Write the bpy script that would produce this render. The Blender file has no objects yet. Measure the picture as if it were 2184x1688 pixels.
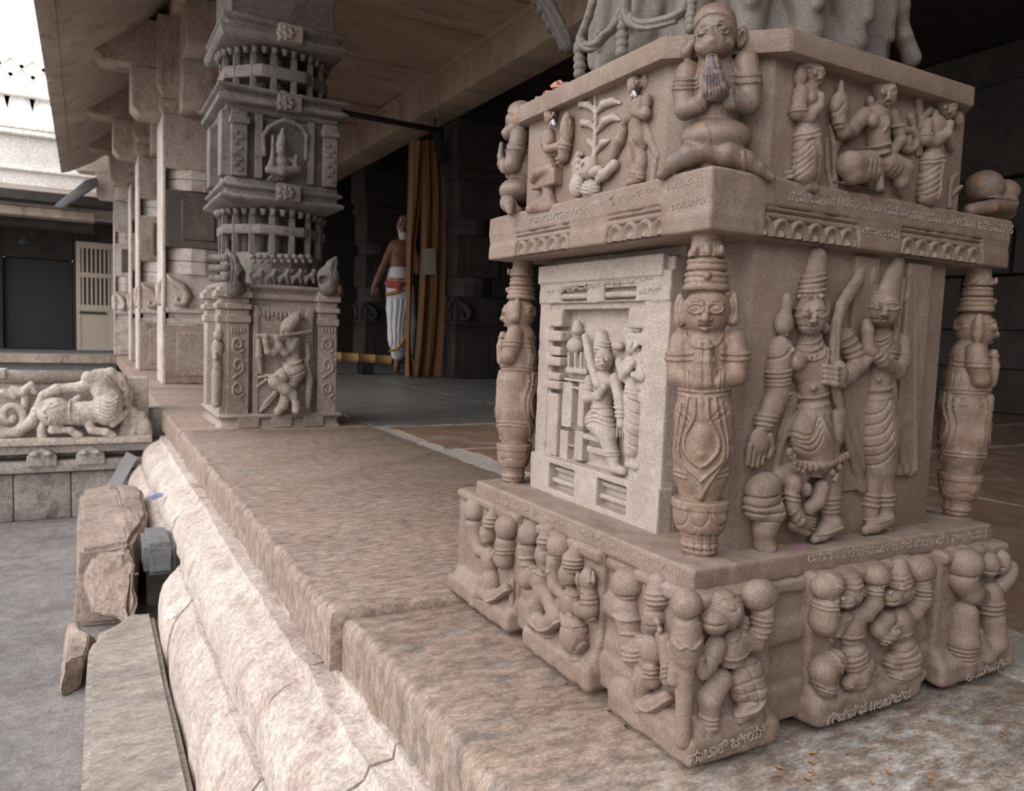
import bpy, math, random
import numpy as np
from mathutils import Matrix, Vector
rng = np.random.default_rng(7); random.seed(7)
sc = bpy.context.scene
COL = sc.collection
# ------------------------------------------------------------------ camera, sky, exposure
F, CX, CY = 1636.0, 1092.0, 844.0
def _n(a): a = np.asarray(a, float); return a / np.linalg.norm(a)
_y = _n([180 - CX, 677 - CY, F]); _x = np.array([4030 - CX, 820 - CY, F]); _x = _n(_x - _y * (_x @ _y))
_z = -np.cross(_y, _x)
if _z[1] > 0: _z = -_z
RW = np.stack([_x, _y, _z])                      # world = RW @ camera (x right, y down, z forward)
CAM = np.array([0.0, 0.0, 0.45])
cd = bpy.data.cameras.new('camera'); cam = bpy.data.objects.new('camera', cd); COL.objects.link(cam)
cam.matrix_world = Matrix([[RW[i][0], -RW[i][1], -RW[i][2], CAM[i]] for i in range(3)] + [[0, 0, 0, 1]])
cd.sensor_width = 36.0; cd.lens = 36 * F / 2184; cd.clip_start = 0.02; cd.clip_end = 200
cd.dof.use_dof = True; cd.dof.focus_distance = 0.95; cd.dof.aperture_fstop = 13.0
sc.camera = cam
w = bpy.data.worlds.new('sky'); sc.world = w; w.use_nodes = True
bg = w.node_tree.nodes['Background']; bg.inputs['Color'].default_value = (0.95, 0.97, 1.0, 1); bg.inputs['Strength'].default_value = 2.3
sd = bpy.data.lights.new('sun', 'SUN'); sd.energy = 1.7; sd.angle = math.radians(50); sd.color = (1.0, 0.95, 0.9)
so = bpy.data.objects.new('sun', sd); COL.objects.link(so)
so.rotation_euler = Vector((0.80, 0.22, -0.62)).to_track_quat('-Z', 'Y').to_euler()
sc.view_settings.view_transform = 'Standard'; sc.view_settings.look = 'None'
sc.view_settings.exposure = 0.0; sc.view_settings.gamma = 1.0; sc.view_settings.use_curve_mapping = False

# ------------------------------------------------------------------ materials
def stone(name, c1, c2, c3, scale=9, bump=0.35, rough=0.78, grain=260, dust=None, stain=None, streak=False, gd=0.004, mott=None, patch=None):
    m = bpy.data.materials.new(name); m.use_nodes = True
    nt = m.node_tree; N = nt.nodes; L = nt.links
    b = N['Principled BSDF']; b.inputs['Roughness'].default_value = rough
    g = N.new('ShaderNodeNewGeometry'); pos = g.outputs['Position']
    if streak:
        mp = N.new('ShaderNodeMapping'); mp.inputs['Scale'].default_value = streak; L.new(pos, mp.inputs['Vector']); pos = mp.outputs['Vector']
    def noise(s, det=5, r=0.6):
        n = N.new('ShaderNodeTexNoise'); n.inputs['Scale'].default_value = s; n.inputs['Detail'].default_value = det
        n.inputs['Roughness'].default_value = r; L.new(pos, n.inputs['Vector']); return n.outputs['Fac']
    def ramp(v, a, c, ca=(0, 0, 0), cb=(1, 1, 1)):
        r = N.new('ShaderNodeValToRGB'); r.color_ramp.elements[0].position = a; r.color_ramp.elements[1].position = c
        r.color_ramp.elements[0].color = (*ca, 1); r.color_ramp.elements[1].color = (*cb, 1); L.new(v, r.inputs['Fac']); return r.outputs['Color']
    def mix(f, a, c, mode='MIX'):
        x = N.new('ShaderNodeMix'); x.data_type = 'RGBA'; x.blend_type = mode
        if isinstance(f, float): x.inputs[0].default_value = f
        else: L.new(f, x.inputs[0])
        for i, v in ((6, a), (7, c)):
            if isinstance(v, tuple): x.inputs[i].default_value = (*v, 1)
            else: L.new(v, x.inputs[i])
        return x.outputs[2]
    big = ramp(noise(scale), 0.38, 0.62, c1, c2)
    col = mix(ramp(noise(scale * 2.7, 6, 0.7), 0.5, 0.68), big, c3)
    if stain: col = mix(ramp(noise(stain[0], 4, 0.65), stain[1], stain[1] + 0.07), col, stain[2])
    if patch:     # a worn, lime-stained area of the floor: centre, radii, colour
        px0, py0, prx, pry, pc = patch; mp2 = N.new('ShaderNodeMapping'); mp2.vector_type = 'TEXTURE'; mp2.inputs['Location'].default_value = (px0, py0, 0); mp2.inputs['Scale'].default_value = (prx, pry, 1e6); L.new(g.outputs['Position'], mp2.inputs['Vector'])
        ln = N.new('ShaderNodeVectorMath'); ln.operation = 'LENGTH'; L.new(mp2.outputs['Vector'], ln.inputs[0])
        mr = N.new('ShaderNodeMapRange'); mr.inputs[1].default_value = 1.0; mr.inputs[2].default_value = 0.2; L.new(ln.outputs['Value'], mr.inputs[0])
        ma = N.new('ShaderNodeMath'); ma.operation = 'MULTIPLY'; L.new(mr.outputs[0], ma.inputs[0]); L.new(ramp(noise(26, 6, 0.75), 0.42, 0.62), ma.inputs[1])
        col = mix(ma.outputs[0], col, pc)
    if dust:      # dust lying on upward faces
        sx = N.new('ShaderNodeSeparateXYZ'); L.new(g.outputs['Normal'], sx.inputs[0])
        mm = N.new('ShaderNodeMath'); mm.operation = 'MULTIPLY'; L.new(ramp(sx.outputs[2], 0.25, 0.95), mm.inputs[0]); L.new(ramp(noise(30), 0.3, 0.7), mm.inputs[1])
        col = mix(mm.outputs[0], col, dust)
    if mott: col = mix(1.0, col, ramp(noise(mott[0], 3, 0.75), 0.36, 0.64, (1 - mott[1],) * 3, (1 + mott[1],) * 3), 'MULTIPLY')
    sp = ramp(noise(grain, 3, 0.8), 0.3, 0.7, (0.62, 0.62, 0.62), (1.34, 1.34, 1.34))
    col = mix(1.0, col, sp, 'MULTIPLY')
    L.new(col, b.inputs['Base Color'])
    ad = N.new('ShaderNodeMath'); ad.operation = 'MULTIPLY_ADD'; L.new(noise(grain * 0.9, 4, 0.8), ad.inputs[0]); ad.inputs[1].default_value = 0.5; L.new(noise(grain * 0.25, 5, 0.7), ad.inputs[2])
    bp = N.new('ShaderNodeBump'); bp.inputs['Strength'].default_value = bump; bp.inputs['Distance'].default_value = gd
    L.new(ad.outputs[0], bp.inputs['Height']); L.new(bp.outputs['Normal'], b.inputs['Normal'])
    rr = ramp(noise(scale * 1.6), 0.35, 0.75, (rough - 0.16,) * 3, (rough + 0.12,) * 3); L.new(rr, b.inputs['Roughness'])
    return m
def plain(name, c, rough=0.7, metal=0.0):
    m = bpy.data.materials.new(name); m.use_nodes = True; nt = m.node_tree; b = nt.nodes['Principled BSDF']
    b.inputs['Roughness'].default_value = rough; b.inputs['Metallic'].default_value = metal
    n = nt.nodes.new('ShaderNodeTexNoise'); n.inputs['Scale'].default_value = 40; n.inputs['Detail'].default_value = 4
    r = nt.nodes.new('ShaderNodeValToRGB'); r.color_ramp.elements[0].color = (*[x * 0.7 for x in c], 1); r.color_ramp.elements[1].color = (*[min(1, x * 1.25) for x in c], 1)
    nt.links.new(n.outputs['Fac'], r.inputs['Fac']); nt.links.new(r.outputs['Color'], b.inputs['Base Color']); return m

M = {}
M['pillar'] = stone('sandstone', (0.195, 0.135, 0.100), (0.24, 0.17, 0.132), (0.26, 0.20, 0.165), 11, 0.30, 0.74, 420, dust=(0.31, 0.24, 0.20), gd=0.0022)
M['pale'] = stone('pale_sandstone', (0.33, 0.262, 0.222), (0.375, 0.305, 0.262), (0.41, 0.35, 0.31), 11, 0.30, 0.78, 420, gd=0.0022)
M['statue'] = stone('worn_sandstone', (0.20, 0.130, 0.092), (0.25, 0.170, 0.125), (0.28, 0.21, 0.17), 16, 0.28, 0.60, 430, gd=0.002)
M['monkey'] = stone('oiled_stone', (0.165, 0.112, 0.085), (0.215, 0.150, 0.115), (0.13, 0.105, 0.095), 18, 0.32, 0.50, 430, stain=(34, 0.60, (0.33, 0.14, 0.06)), gd=0.002)
M['speckled'] = stone('worn_speckled_stone', (0.06, 0.05, 0.055), (0.14, 0.11, 0.10), (0.34, 0.19, 0.11), 70, 0.3, 0.42, 500, gd=0.002)
M['grey'] = stone('grey_stone', (0.15, 0.125, 0.106), (0.19, 0.16, 0.138), (0.13, 0.11, 0.095), 9, 0.3, 0.75, 400, gd=0.002)
M['letter'] = stone('chalky_letter', (0.31, 0.25, 0.21), (0.36, 0.295, 0.25), (0.27, 0.215, 0.175), 30, 0.2, 0.9, 300)
M['metal'] = plain('silver_foil', (0.36, 0.36, 0.38), 0.5, 0.7)

# ------------------------------------------------------------------ objects, things and parts
def ob(name, me, mat=None, parent=None, smooth=False):
    o = bpy.data.objects.new(name, me); COL.objects.link(o)
    if mat: me.materials.append(mat)
    if parent: o.parent = parent
    if smooth: me.polygons.foreach_set('use_smooth', np.ones(len(me.polygons), bool))
    return o
def tag(o, label, cat, group=None, kind='thing'):
    o['label'] = label; o['category'] = cat; o['kind'] = kind
    if group: o['group'] = group
    return o
def thing(name, label, cat, group=None):
    return tag(ob(name, None), label, cat, group)
def struct(o): o['kind'] = 'structure'; return o
def mesh_np(name, v, q):
    me = bpy.data.meshes.new(name); n = len(v); k = len(q); s = q.shape[1]
    me.vertices.add(n); me.vertices.foreach_set('co', np.ascontiguousarray(v, np.float32).ravel())
    me.loops.add(k * s); me.loops.foreach_set('vertex_index', np.ascontiguousarray(q, np.int32).ravel())
    me.polygons.add(k); me.polygons.foreach_set('loop_start', np.arange(0, k * s, s, dtype=np.int32))
    me.update(calc_edges=True); return me
class MB:                                        # collects hard-edged pieces into one mesh
    def __init__(s): s.v = []; s.f = []
    def add(s, v, f):
        n = len(s.v); s.v += [tuple(p) for p in v]; s.f += [tuple(n + i for i in q) for q in f]; return s
    def box(s, x0, x1, y0, y1, z0, z1, top=(0, 0), jit=0.0):
        a, b = top; j = lambda: random.uniform(-jit, jit) if jit else 0
        v = [(x0, y0, z0), (x1, y0, z0), (x1, y1, z0), (x0, y1, z0), (x0 + a, y0 + b, z1), (x1 - a, y0 + b, z1), (x1 - a, y1 - b, z1), (x0 + a, y1 - b, z1)]
        v = [(p[0] + j(), p[1] + j(), p[2] + j()) for p in v]
        return s.add(v, [(3, 2, 1, 0), (4, 5, 6, 7), (0, 1, 5, 4), (1, 2, 6, 5), (2, 3, 7, 6), (3, 0, 4, 7)])
    def lathe(s, c, prof, n=24, rot=0.0, sq=(1, 1)):
        v = []; k = len(prof)
        for i in range(n):
            a = 2 * math.pi * i / n + rot
            v += [(c[0] + r * math.cos(a) * sq[0], c[1] + r * math.sin(a) * sq[1], c[2] + z) for r, z in prof]
        f = [(i * k + j, ((i + 1) % n) * k + j, ((i + 1) % n) * k + j + 1, i * k + j + 1) for i in range(n) for j in range(k - 1)]
        f += [tuple(i * k for i in range(n))[::-1], tuple(i * k + k - 1 for i in range(n))]
        return s.add(v, f)
    def square(s, c, prof, sq=(1, 1)):           # four-sided moulded block: prof = (half width, z)
        return s.lathe(c, [(r * math.sqrt(2), z) for r, z in prof], 4, math.pi / 4, sq)
    def tube(s, pts, r, n=8, flat=1.0):
        pts = [Vector(p) for p in pts]; v = []; m = len(pts)
        rs = r if isinstance(r, (list, tuple)) else [r] * m
        for i, p in enumerate(pts):
            t = (pts[min(i + 1, m - 1)] - pts[max(i - 1, 0)]).normalized()
            a = t.orthogonal().normalized() if i == 0 else (pa - t * pa.dot(t)).normalized()
            pa = a; b = t.cross(a)
            v += [tuple(p + (a * math.cos(2 * math.pi * k / n) + b * math.sin(2 * math.pi * k / n) * flat) * rs[i]) for k in range(n)]
        f = [(i * n + k, i * n + (k + 1) % n, (i + 1) * n + (k + 1) % n, (i + 1) * n + k) for i in range(m - 1) for k in range(n)]
        f += [tuple(range(n))[::-1], tuple((m - 1) * n + k for k in range(n))]
        return s.add(v, f)
    def prism(s, poly, a0, a1, axis='z'):        # polygon in the other two axes, extruded along axis
        n = len(poly); mk = {'z': lambda p, t: (p[0], p[1], t), 'y': lambda p, t: (p[0], t, p[1]), 'x': lambda p, t: (t, p[0], p[1])}[axis]
        v = [mk(p, a0) for p in poly] + [mk(p, a1) for p in poly]
        return s.add(v, [tuple(range(n))[::-1], tuple(range(n, 2 * n))] + [(i, (i + 1) % n, n + (i + 1) % n, n + i) for i in range(n)])
    def build(s, name, mat, parent=None, bev=0.0, smooth=False, seg=2):
        me = bpy.data.meshes.new(name); me.from_pydata(s.v, [], s.f); me.update()
        import bmesh
        b = bmesh.new(); b.from_mesh(me); bmesh.ops.recalc_face_normals(b, faces=b.faces)
        if bev: bmesh.ops.bevel(b, geom=[e for e in b.edges if len(e.link_faces) == 2 and e.calc_face_angle(0) > 0.4], offset=bev, segments=seg, affect='EDGES', profile=0.6, clamp_overlap=True)
        b.to_mesh(me); b.free()
        o = ob(name, me, mat, parent, smooth or bev > 0)
        if bev and not smooth:
            try: me.set_sharp_from_angle(angle=0.7)
            except Exception: pass
        return o
def copy_tree(o, parent=None):
    c = o.copy(); COL.objects.link(c); c.parent = parent
    for ch in list(o.children): copy_tree(ch, c)
    return c

# ------------------------------------------------------------------ carving: signed-distance sculpting on a face of stone
def ray(px, py): return RW @ np.array([px - CX, py - CY, F])
def pz(px, py, z=0.0): d = ray(px, py); return CAM + d * (z - CAM[2]) / d[2]
def px_(px, py, x): d = ray(px, py); return CAM + d * (x - CAM[0]) / d[0]
def py_(px, py, y): d = ray(px, py); return CAM + d * (y - CAM[1]) / d[1]
class Fr:                                        # a vertical face: u to the viewer's right, d into the stone, v up
    def __init__(s, O, d): s.O = np.array([O[0], O[1], 0.0]); s.d = _n([d[0], d[1], 0]); s.u = np.array([s.d[1], -s.d[0], 0.0])
    def P(s, px, py, w=0.0):
        r = ray(px, py); t = ((s.O - s.d * w - CAM) @ s.d) / (r @ s.d); p = CAM + r * t - s.O
        return np.array([p @ s.u, p @ s.d, p[2]])
    def sc(s, px, py):
        r = ray(px, py); t = ((s.O - CAM) @ s.d) / (r @ s.d); return t          # metres per pixel (camera depth / F)
    def L(s, p): q = np.asarray(p, float) - s.O; return np.array([q @ s.u, q @ s.d, q[2]])
def snet(f, lo, h):
    s = f < 0; c = np.zeros(tuple(n - 1 for n in f.shape), np.uint8)
    offs = [(i, j, k) for i in (0, 1) for j in (0, 1) for k in (0, 1)]
    sl = lambda o, n: slice(o, n - 1 + o)
    for o in offs: c += s[sl(o[0], f.shape[0]), sl(o[1], f.shape[1]), sl(o[2], f.shape[2])]
    act = (c > 0) & (c < 8); I = np.argwhere(act); idx = np.full(c.shape, -1, np.int32); idx[act] = np.arange(len(I), dtype=np.int32)
    val = np.stack([f[I[:, 0] + o[0], I[:, 1] + o[1], I[:, 2] + o[2]] for o in offs], 1)
    acc = np.zeros((len(I), 3), np.float32); cnt = np.zeros(len(I), np.float32)
    for a in range(8):
        for b in range(a + 1, 8):
            if sum(abs(offs[a][q] - offs[b][q]) for q in range(3)) != 1: continue
            va, vb = val[:, a], val[:, b]; m = (va < 0) != (vb < 0)
            t = np.where(m, va / np.where(m, va - vb, 1), 0); oa, obf = np.array(offs[a], np.float32), np.array(offs[b], np.float32)
            acc += (m[:, None]) * (oa + (obf - oa) * t[:, None]); cnt += m
    V = (I + acc / cnt[:, None]) * h + lo
    Q = []
    for ax in range(3):
        b, c2 = [(1, 2), (2, 0), (0, 1)][ax]
        n = f.shape
        A = [slice(None)] * 3; A[ax] = slice(0, n[ax] - 1); B = [slice(None)] * 3; B[ax] = slice(1, n[ax])
        for D in (A, B): D[b] = slice(1, n[b] - 1); D[c2] = slice(1, n[c2] - 1)
        s0, s1 = s[tuple(A)], s[tuple(B)]; E = np.argwhere(s0 != s1)
        if not len(E): continue
        fl = s0[E[:, 0], E[:, 1], E[:, 2]]
        E[:, b] += 1; E[:, c2] += 1
        def at(db, dc): q = E.copy(); q[:, b] -= db; q[:, c2] -= dc; return idx[q[:, 0], q[:, 1], q[:, 2]]
        q = np.stack([at(1, 1), at(0, 1), at(0, 0), at(1, 0)], 1); q[~fl] = q[~fl][:, ::-1]; Q.append(q)
    return V, np.concatenate(Q)
def smooth_line(p, n=4):
    p = np.array([q[:2] for q in p], float); e = np.concatenate([[2 * p[0] - p[1]], p, [2 * p[-1] - p[-2]]]) if np.abs(p[0] - p[-1]).max() > .01 else np.concatenate([[p[-2]], p, [p[1]]]); o = []
    for i in range(1, len(e) - 2):
        for k in range(n):
            t = k / n; o.append(.5 * (2 * e[i] + (e[i + 1] - e[i - 1]) * t + (2 * e[i - 1] - 5 * e[i] + 4 * e[i + 1] - e[i + 2]) * t * t + (3 * e[i] - e[i - 1] - 3 * e[i + 1] + e[i + 2]) * t ** 3))
    o.append(p[-1]); return o
class Vol:
    def __init__(s, fr, x0, y0, x1, y1, wb, wf, h, noise=0.0006):
        """box of stone seen between those photograph corners, wb metres behind to wf metres in front of the face"""
        s.fr = fr; P = [fr.P(x, y, w) for x in (x0, x1) for y in (y0, y1) for w in (-wb, wf)]
        s.start(np.min(P, 0), np.max(P, 0), h, noise); s.w0 = 0.0; s.relief = wb <= .0121
    @classmethod
    def world(cls, fr, lo, hi, h, noise=0.0006):
        s = cls.__new__(cls); s.fr = fr; s.start(np.array(lo, float), np.array(hi, float), h, noise); s.w0 = 0.0; return s
    def start(s, lo, hi, h, noise):
        s.h = h; s.lo = lo - 3 * h; n = np.ceil((hi - lo) / h).astype(int) + 7
        s.ax = [s.lo[i] + h * np.arange(n[i]) for i in range(3)]; s.f = np.full(tuple(n), 0.05, np.float32); s.amp = noise
    def sub(s, lo, hi, m):
        sl = []
        for i in range(3):
            a = int(max(0, math.floor((lo[i] - m - s.lo[i]) / s.h))); b = int(min(len(s.ax[i]), math.ceil((hi[i] + m - s.lo[i]) / s.h) + 1))
            if b <= a: return None
            sl.append(slice(a, b))
        X, Y, Z = (s.ax[i][sl[i]].astype(np.float32) for i in range(3))
        return tuple(sl), X[:, None, None], Y[None, :, None], Z[None, None, :]
    def put(s, sl, g, k, cut=False):
        a = s.f[sl]
        if cut: g = -g; hh = np.maximum(k - np.abs(a - g), 0); s.f[sl] = np.maximum(a, g) + hh * hh / (4 * k)
        else: hh = np.maximum(k - np.abs(a - g), 0); s.f[sl] = np.minimum(a, g) - hh * hh / (4 * k)
    def cap(s, a, b, ra, rb, k=0.004, cut=False, flat=1.0):
        a = np.asarray(a, float); b = np.asarray(b, float); R = max(ra, rb)
        r = s.sub(np.minimum(a, b) - R * max(1, flat), np.maximum(a, b) + R * max(1, flat), k + 3 * s.h)
        if r is None: return
        sl, X, Y, Z = r; d = b - a; q = float(d @ d) + 1e-12
        t = np.clip(((X - a[0]) * d[0] + (Y - a[1]) * d[1] + (Z - a[2]) * d[2]) / q, 0, 1)
        g = np.sqrt((X - a[0] - t * d[0]) ** 2 + ((Y - a[1] - t * d[1]) / flat) ** 2 + (Z - a[2] - t * d[2]) ** 2) - (ra + (rb - ra) * t)
        s.put(sl, g, k, cut)
    def ell(s, c, r3, ang=0.0, k=0.004, cut=False, yaw=0.0):
        c = np.asarray(c, float); r3 = np.asarray(r3, float); R = max(r3)
        r = s.sub(c - R, c + R, k + 3 * s.h)
        if r is None: return
        sl, X, Y, Z = r; X = X - c[0]; Y = Y - c[1]; Z = Z - c[2]
        if yaw: ca, sa = math.cos(yaw), math.sin(yaw); X, Y = X * ca + Y * sa, -X * sa + Y * ca
        if ang: ca, sa = math.cos(ang), math.sin(ang); X, Z = X * ca + Z * sa, -X * sa + Z * ca
        k0 = np.sqrt((X / r3[0]) ** 2 + (Y / r3[1]) ** 2 + (Z / r3[2]) ** 2); k1 = np.sqrt((X / r3[0] ** 2) ** 2 + (Y / r3[1] ** 2) ** 2 + (Z / r3[2] ** 2) ** 2) + 1e-9
        s.put(sl, k0 * (k0 - 1) / k1, k, cut)
    def box(s, lo, hi, rnd=0.003, k=0.002, cut=False, ang=0.0):
        lo, hi = np.minimum(lo, hi), np.maximum(lo, hi); c = (lo + hi) / 2; e = (hi - lo) / 2
        R = np.array([max(e[0], e[2]) * 1.42, e[1], max(e[0], e[2]) * 1.42]) if ang else e
        r = s.sub(c - R, c + R, k + 3 * s.h)
        if r is None: return
        sl, X, Y, Z = r; X = X - c[0]; Y = Y - c[1]; Z = Z - c[2]
        if ang: ca, sa = math.cos(ang), math.sin(ang); X, Z = X * ca + Z * sa, -X * sa + Z * ca
        rnd = min(rnd, min(e) * 0.95)
        qx, qy, qz = np.abs(X) - e[0] + rnd, np.abs(Y) - e[1] + rnd, np.abs(Z) - e[2] + rnd
        g = np.sqrt(np.maximum(qx, 0) ** 2 + np.maximum(qy, 0) ** 2 + np.maximum(qz, 0) ** 2) + np.minimum(np.maximum(np.maximum(qx, qy), qz), 0) - rnd
        s.put(sl, g, k, cut)
    def disc(s, c, r, z0, z1, rnd=0.002, k=0.002, sq=1.0):     # upright ring or drum
        r_ = s.sub((c[0] - r, c[1] - r * sq, z0), (c[0] + r, c[1] + r * sq, z1), k + 3 * s.h)
        if r_ is None: return
        sl, X, Y, Z = r_; rnd = min(rnd, (z1 - z0) * 0.49)
        qx = np.sqrt((X - c[0]) ** 2 + ((Y - c[1]) / sq) ** 2) - r + rnd; qz = np.abs(Z - (z0 + z1) / 2) - (z1 - z0) / 2 + rnd
        s.put(sl, np.sqrt(np.maximum(qx, 0) ** 2 + np.maximum(qz, 0) ** 2) + np.minimum(np.maximum(qx, qz), 0) - rnd, k)
    # ---- the same in photograph pixels: points (x, y, w, r), w and r in pixels at the face
    def c(s, pts, k=6, cut=False, flat=1.0):
        for a, b in zip(pts[:-1], pts[1:]) if len(pts) > 1 else [(pts[0], pts[0])]:
            m = s.fr.sc(a[0], a[1]); s.cap(s.fr.P(a[0], a[1], a[2] * m), s.fr.P(b[0], b[1], b[2] * m), a[3] * m, b[3] * m, k * m, cut, flat)
    def e(s, x, y, w, rx, ry, rw, ang=0, k=6, cut=False, yaw=0):
        m = s.fr.sc(x, y); s.ell(s.fr.P(x, y, w * m), (rx * m, rw * m, ry * m), math.radians(ang), k * m, cut, math.radians(yaw))
    def b(s, x0, y0, x1, y1, w0, w1, rnd=3, k=3, cut=False):
        m = s.fr.sc(x0, y0); p = s.fr.P(x0, y0, w1 * m); q = s.fr.P(x1, y1, w1 * m)
        s.box((p[0], -w1 * m, min(p[2], q[2])), (q[0], -w0 * m, max(p[2], q[2])), rnd * m, k * m, cut)
    def l(s, pts, r=3, dep=2.5, w=None):         # raised (dep<0) or engraved (dep>0) line following the surface
        m = s.fr.sc(*pts[0]); w = s.w0 if w is None else w
        if len(pts) > 2: pts = smooth_line(pts)
        P = [s.fr.P(p[0], p[1], w * m) for p in pts]; r = max(r * m, 1.5 * s.h); dep = (1 if dep > 0 else -1) * max(abs(dep * m) * 1.25, 0.75 * s.h)
        lo = np.min(P, 0) - r; hi = np.max(P, 0) + r; lo[1] = s.ax[1][0]; hi[1] = s.ax[1][-1]
        q = s.sub(lo, hi, s.h)
        if q is None: return
        sl, X, Y, Z = q; D = None
        for a, b in zip(P[:-1], P[1:]):
            dx, dz = b[0] - a[0], b[2] - a[2]; t = np.clip(((X - a[0]) * dx + (Z - a[2]) * dz) / (dx * dx + dz * dz + 1e-12), 0, 1)
            g = (X - a[0] - t * dx) ** 2 + (Z - a[2] - t * dz) ** 2; D = g if D is None else np.minimum(D, g)
        s.f[sl] += dep * np.maximum(1 - D / (r * r), 0)
    def ring(s, pts, n=1, gap=6, r=3, dep=-2.0, w=None):        # parallel raised bands
        for i in range(n): s.l([(p[0], p[1] + i * gap) for p in pts], r, dep, w)
    def mesh(s, name, mat, parent=None, cull=None):
        if s.amp:
            g = [max(2, int(len(a) * s.h / 0.012)) for a in s.ax]; n = rng.normal(0, 1, tuple(g)).astype(np.float32)
            for i in range(3):
                x = np.linspace(0, g[i] - 1, len(s.ax[i])); i0 = np.minimum(x.astype(int), g[i] - 2); t = (x - i0).astype(np.float32)
                sh = [1, 1, 1]; sh[i] = -1; n = np.take(n, i0, i) * (1 - t.reshape(sh)) + np.take(n, i0 + 1, i) * t.reshape(sh)
            s.f += s.amp * n
        for i in range(3):
            for e_ in (0, -1):
                S = [slice(None)] * 3; S[i] = e_; s.f[tuple(S)] = np.maximum(s.f[tuple(S)], s.h * 0.5)
        V, Q = snet(s.f, s.lo, s.h)
        if cull is None and getattr(s, 'relief', False): cull = lambda p: p[:, 1] > .0045       # buried in the block behind: no faces needed
        if cull is not None: hid = cull(V); Q = Q[~hid[Q].all(1)]; use, inv = np.unique(Q, return_inverse=True); V = V[use]; Q = inv.reshape(-1, 4)
        W = s.fr.O + V[:, :1] * s.fr.u + V[:, 1:2] * s.fr.d + V[:, 2:] * np.array([0, 0, 1.0])
        s.f = None
        return ob(name, mesh_np(name, W, Q), mat, parent, True)
def head(V, x, y, w, rx, ry, yaw=0.0, beads=0, ears=True, crown=0, k=4, ear_drop=1.0, eye=1.0, snout=0):
    """carved face of half width rx and half height ry pixels, turned by yaw degrees to the viewer's right"""
    ya = math.radians(yaw); ca, sa = math.cos(ya), math.sin(ya)
    def T(a, b, c): return x + (a * ca + c * sa) * rx, y + b * ry, w + (c * ca - a * sa) * rx
    V.e(x, y, w, rx, ry, rx * 0.98, 0, k)
    V.e(*T(0, 0.42, 0.1), rx * 0.78, ry * 0.62, rx * 0.85, 0, k * 2)
    a, b, c = T(0, -0.08, 0.93); a2, b2, c2 = T(0, 0.30, 1.08)
    V.c([(a, b, c, rx * 0.10), (a2, b2, c2, rx * 0.20)], k)
    for q in (-1, 1):
        p = T(q * 0.20, 0.34, 0.95); V.e(*p, rx * 0.13, ry * 0.10, rx * 0.12, 0, k * 0.6)
        p = T(q * 0.43, -0.10, 0.80); V.e(*p, rx * 0.27 * eye, ry * 0.15 * eye, rx * 0.17, 0, k * 0.5)
        z = [T(q * (0.43 + 0.36 * eye * math.cos(t)), -0.10 + 0.2 * eye * math.sin(t), 0.85)[:2] for t in np.linspace(0, 2 * math.pi, 9)]
        V.l(z, rx * 0.06, -rx * 0.07, w + rx * 0.8)
        z = [T(q * (0.10 + 0.7 * t), -0.32 - 0.14 * math.sin(math.pi * t), 0.85)[:2] for t in (0, .33, .66, 1)]; V.l(z, rx * 0.09, -rx * 0.08, w + rx * 0.8)
        if ears:
            p = T(q * 1.05, -0.05, -0.1); V.e(*p, rx * 0.2, ry * 0.5, rx * 0.22, 0, k)
            p = T(q * 1.10, 0.62 * ear_drop, -0.05); V.e(*p, rx * 0.30, rx * 0.30, rx * 0.3, 0, k)
    if not snout:
        V.c([(*T(-0.3, 0.56, 0.80), rx * 0.08), (*T(0, 0.53, 0.92), rx * 0.12), (*T(0.3, 0.56, 0.80), rx * 0.08)], k * 0.6)
        V.c([(*T(-0.2, 0.68, 0.78), rx * 0.08), (*T(0, 0.71, 0.86), rx * 0.12), (*T(0.2, 0.68, 0.78), rx * 0.08)], k * 0.6)
        V.l([T(-0.24, 0.60, 0.85)[:2], T(0, 0.62, 0.95)[:2], T(0.24, 0.60, 0.85)[:2]], rx * 0.06, rx * 0.07, w + rx * 0.8)
    else:
        V.e(*T(0, 0.45, 0.85), rx * 0.62, ry * 0.42, rx * 0.5, 0, k)
        V.l([T(-0.5, 0.55, 1.1)[:2], T(0, 0.66, 1.3)[:2], T(0.5, 0.55, 1.1)[:2]], rx * 0.08, rx * 0.10, w + rx * 1.2)
FRT = Fr((0.0, 0.640), (0, 1))                    # pillar's right face panel
FLF = Fr((0.63, 0.0), (1, 0))                     # pillar's left face panel
# ------------------------------------------------------------------ the near pillar
PIL = thing('carved_pillar', 'nearest brown stone pillar covered in carved figures, with praying statues at its corners', 'pillar')
def at_corner(o, c0, c1, deg, parent):            # a copy of a corner carving turned about the pillar's axis
    r = o.copy(); COL.objects.link(r); r.parent = parent
    r.matrix_world = Matrix.Translation(Vector((c1[0], c1[1], 0))) @ Matrix.Rotation(math.radians(deg), 4, 'Z') @ Matrix.Translation(Vector((-c0[0], -c0[1], 0)))
    return r
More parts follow.
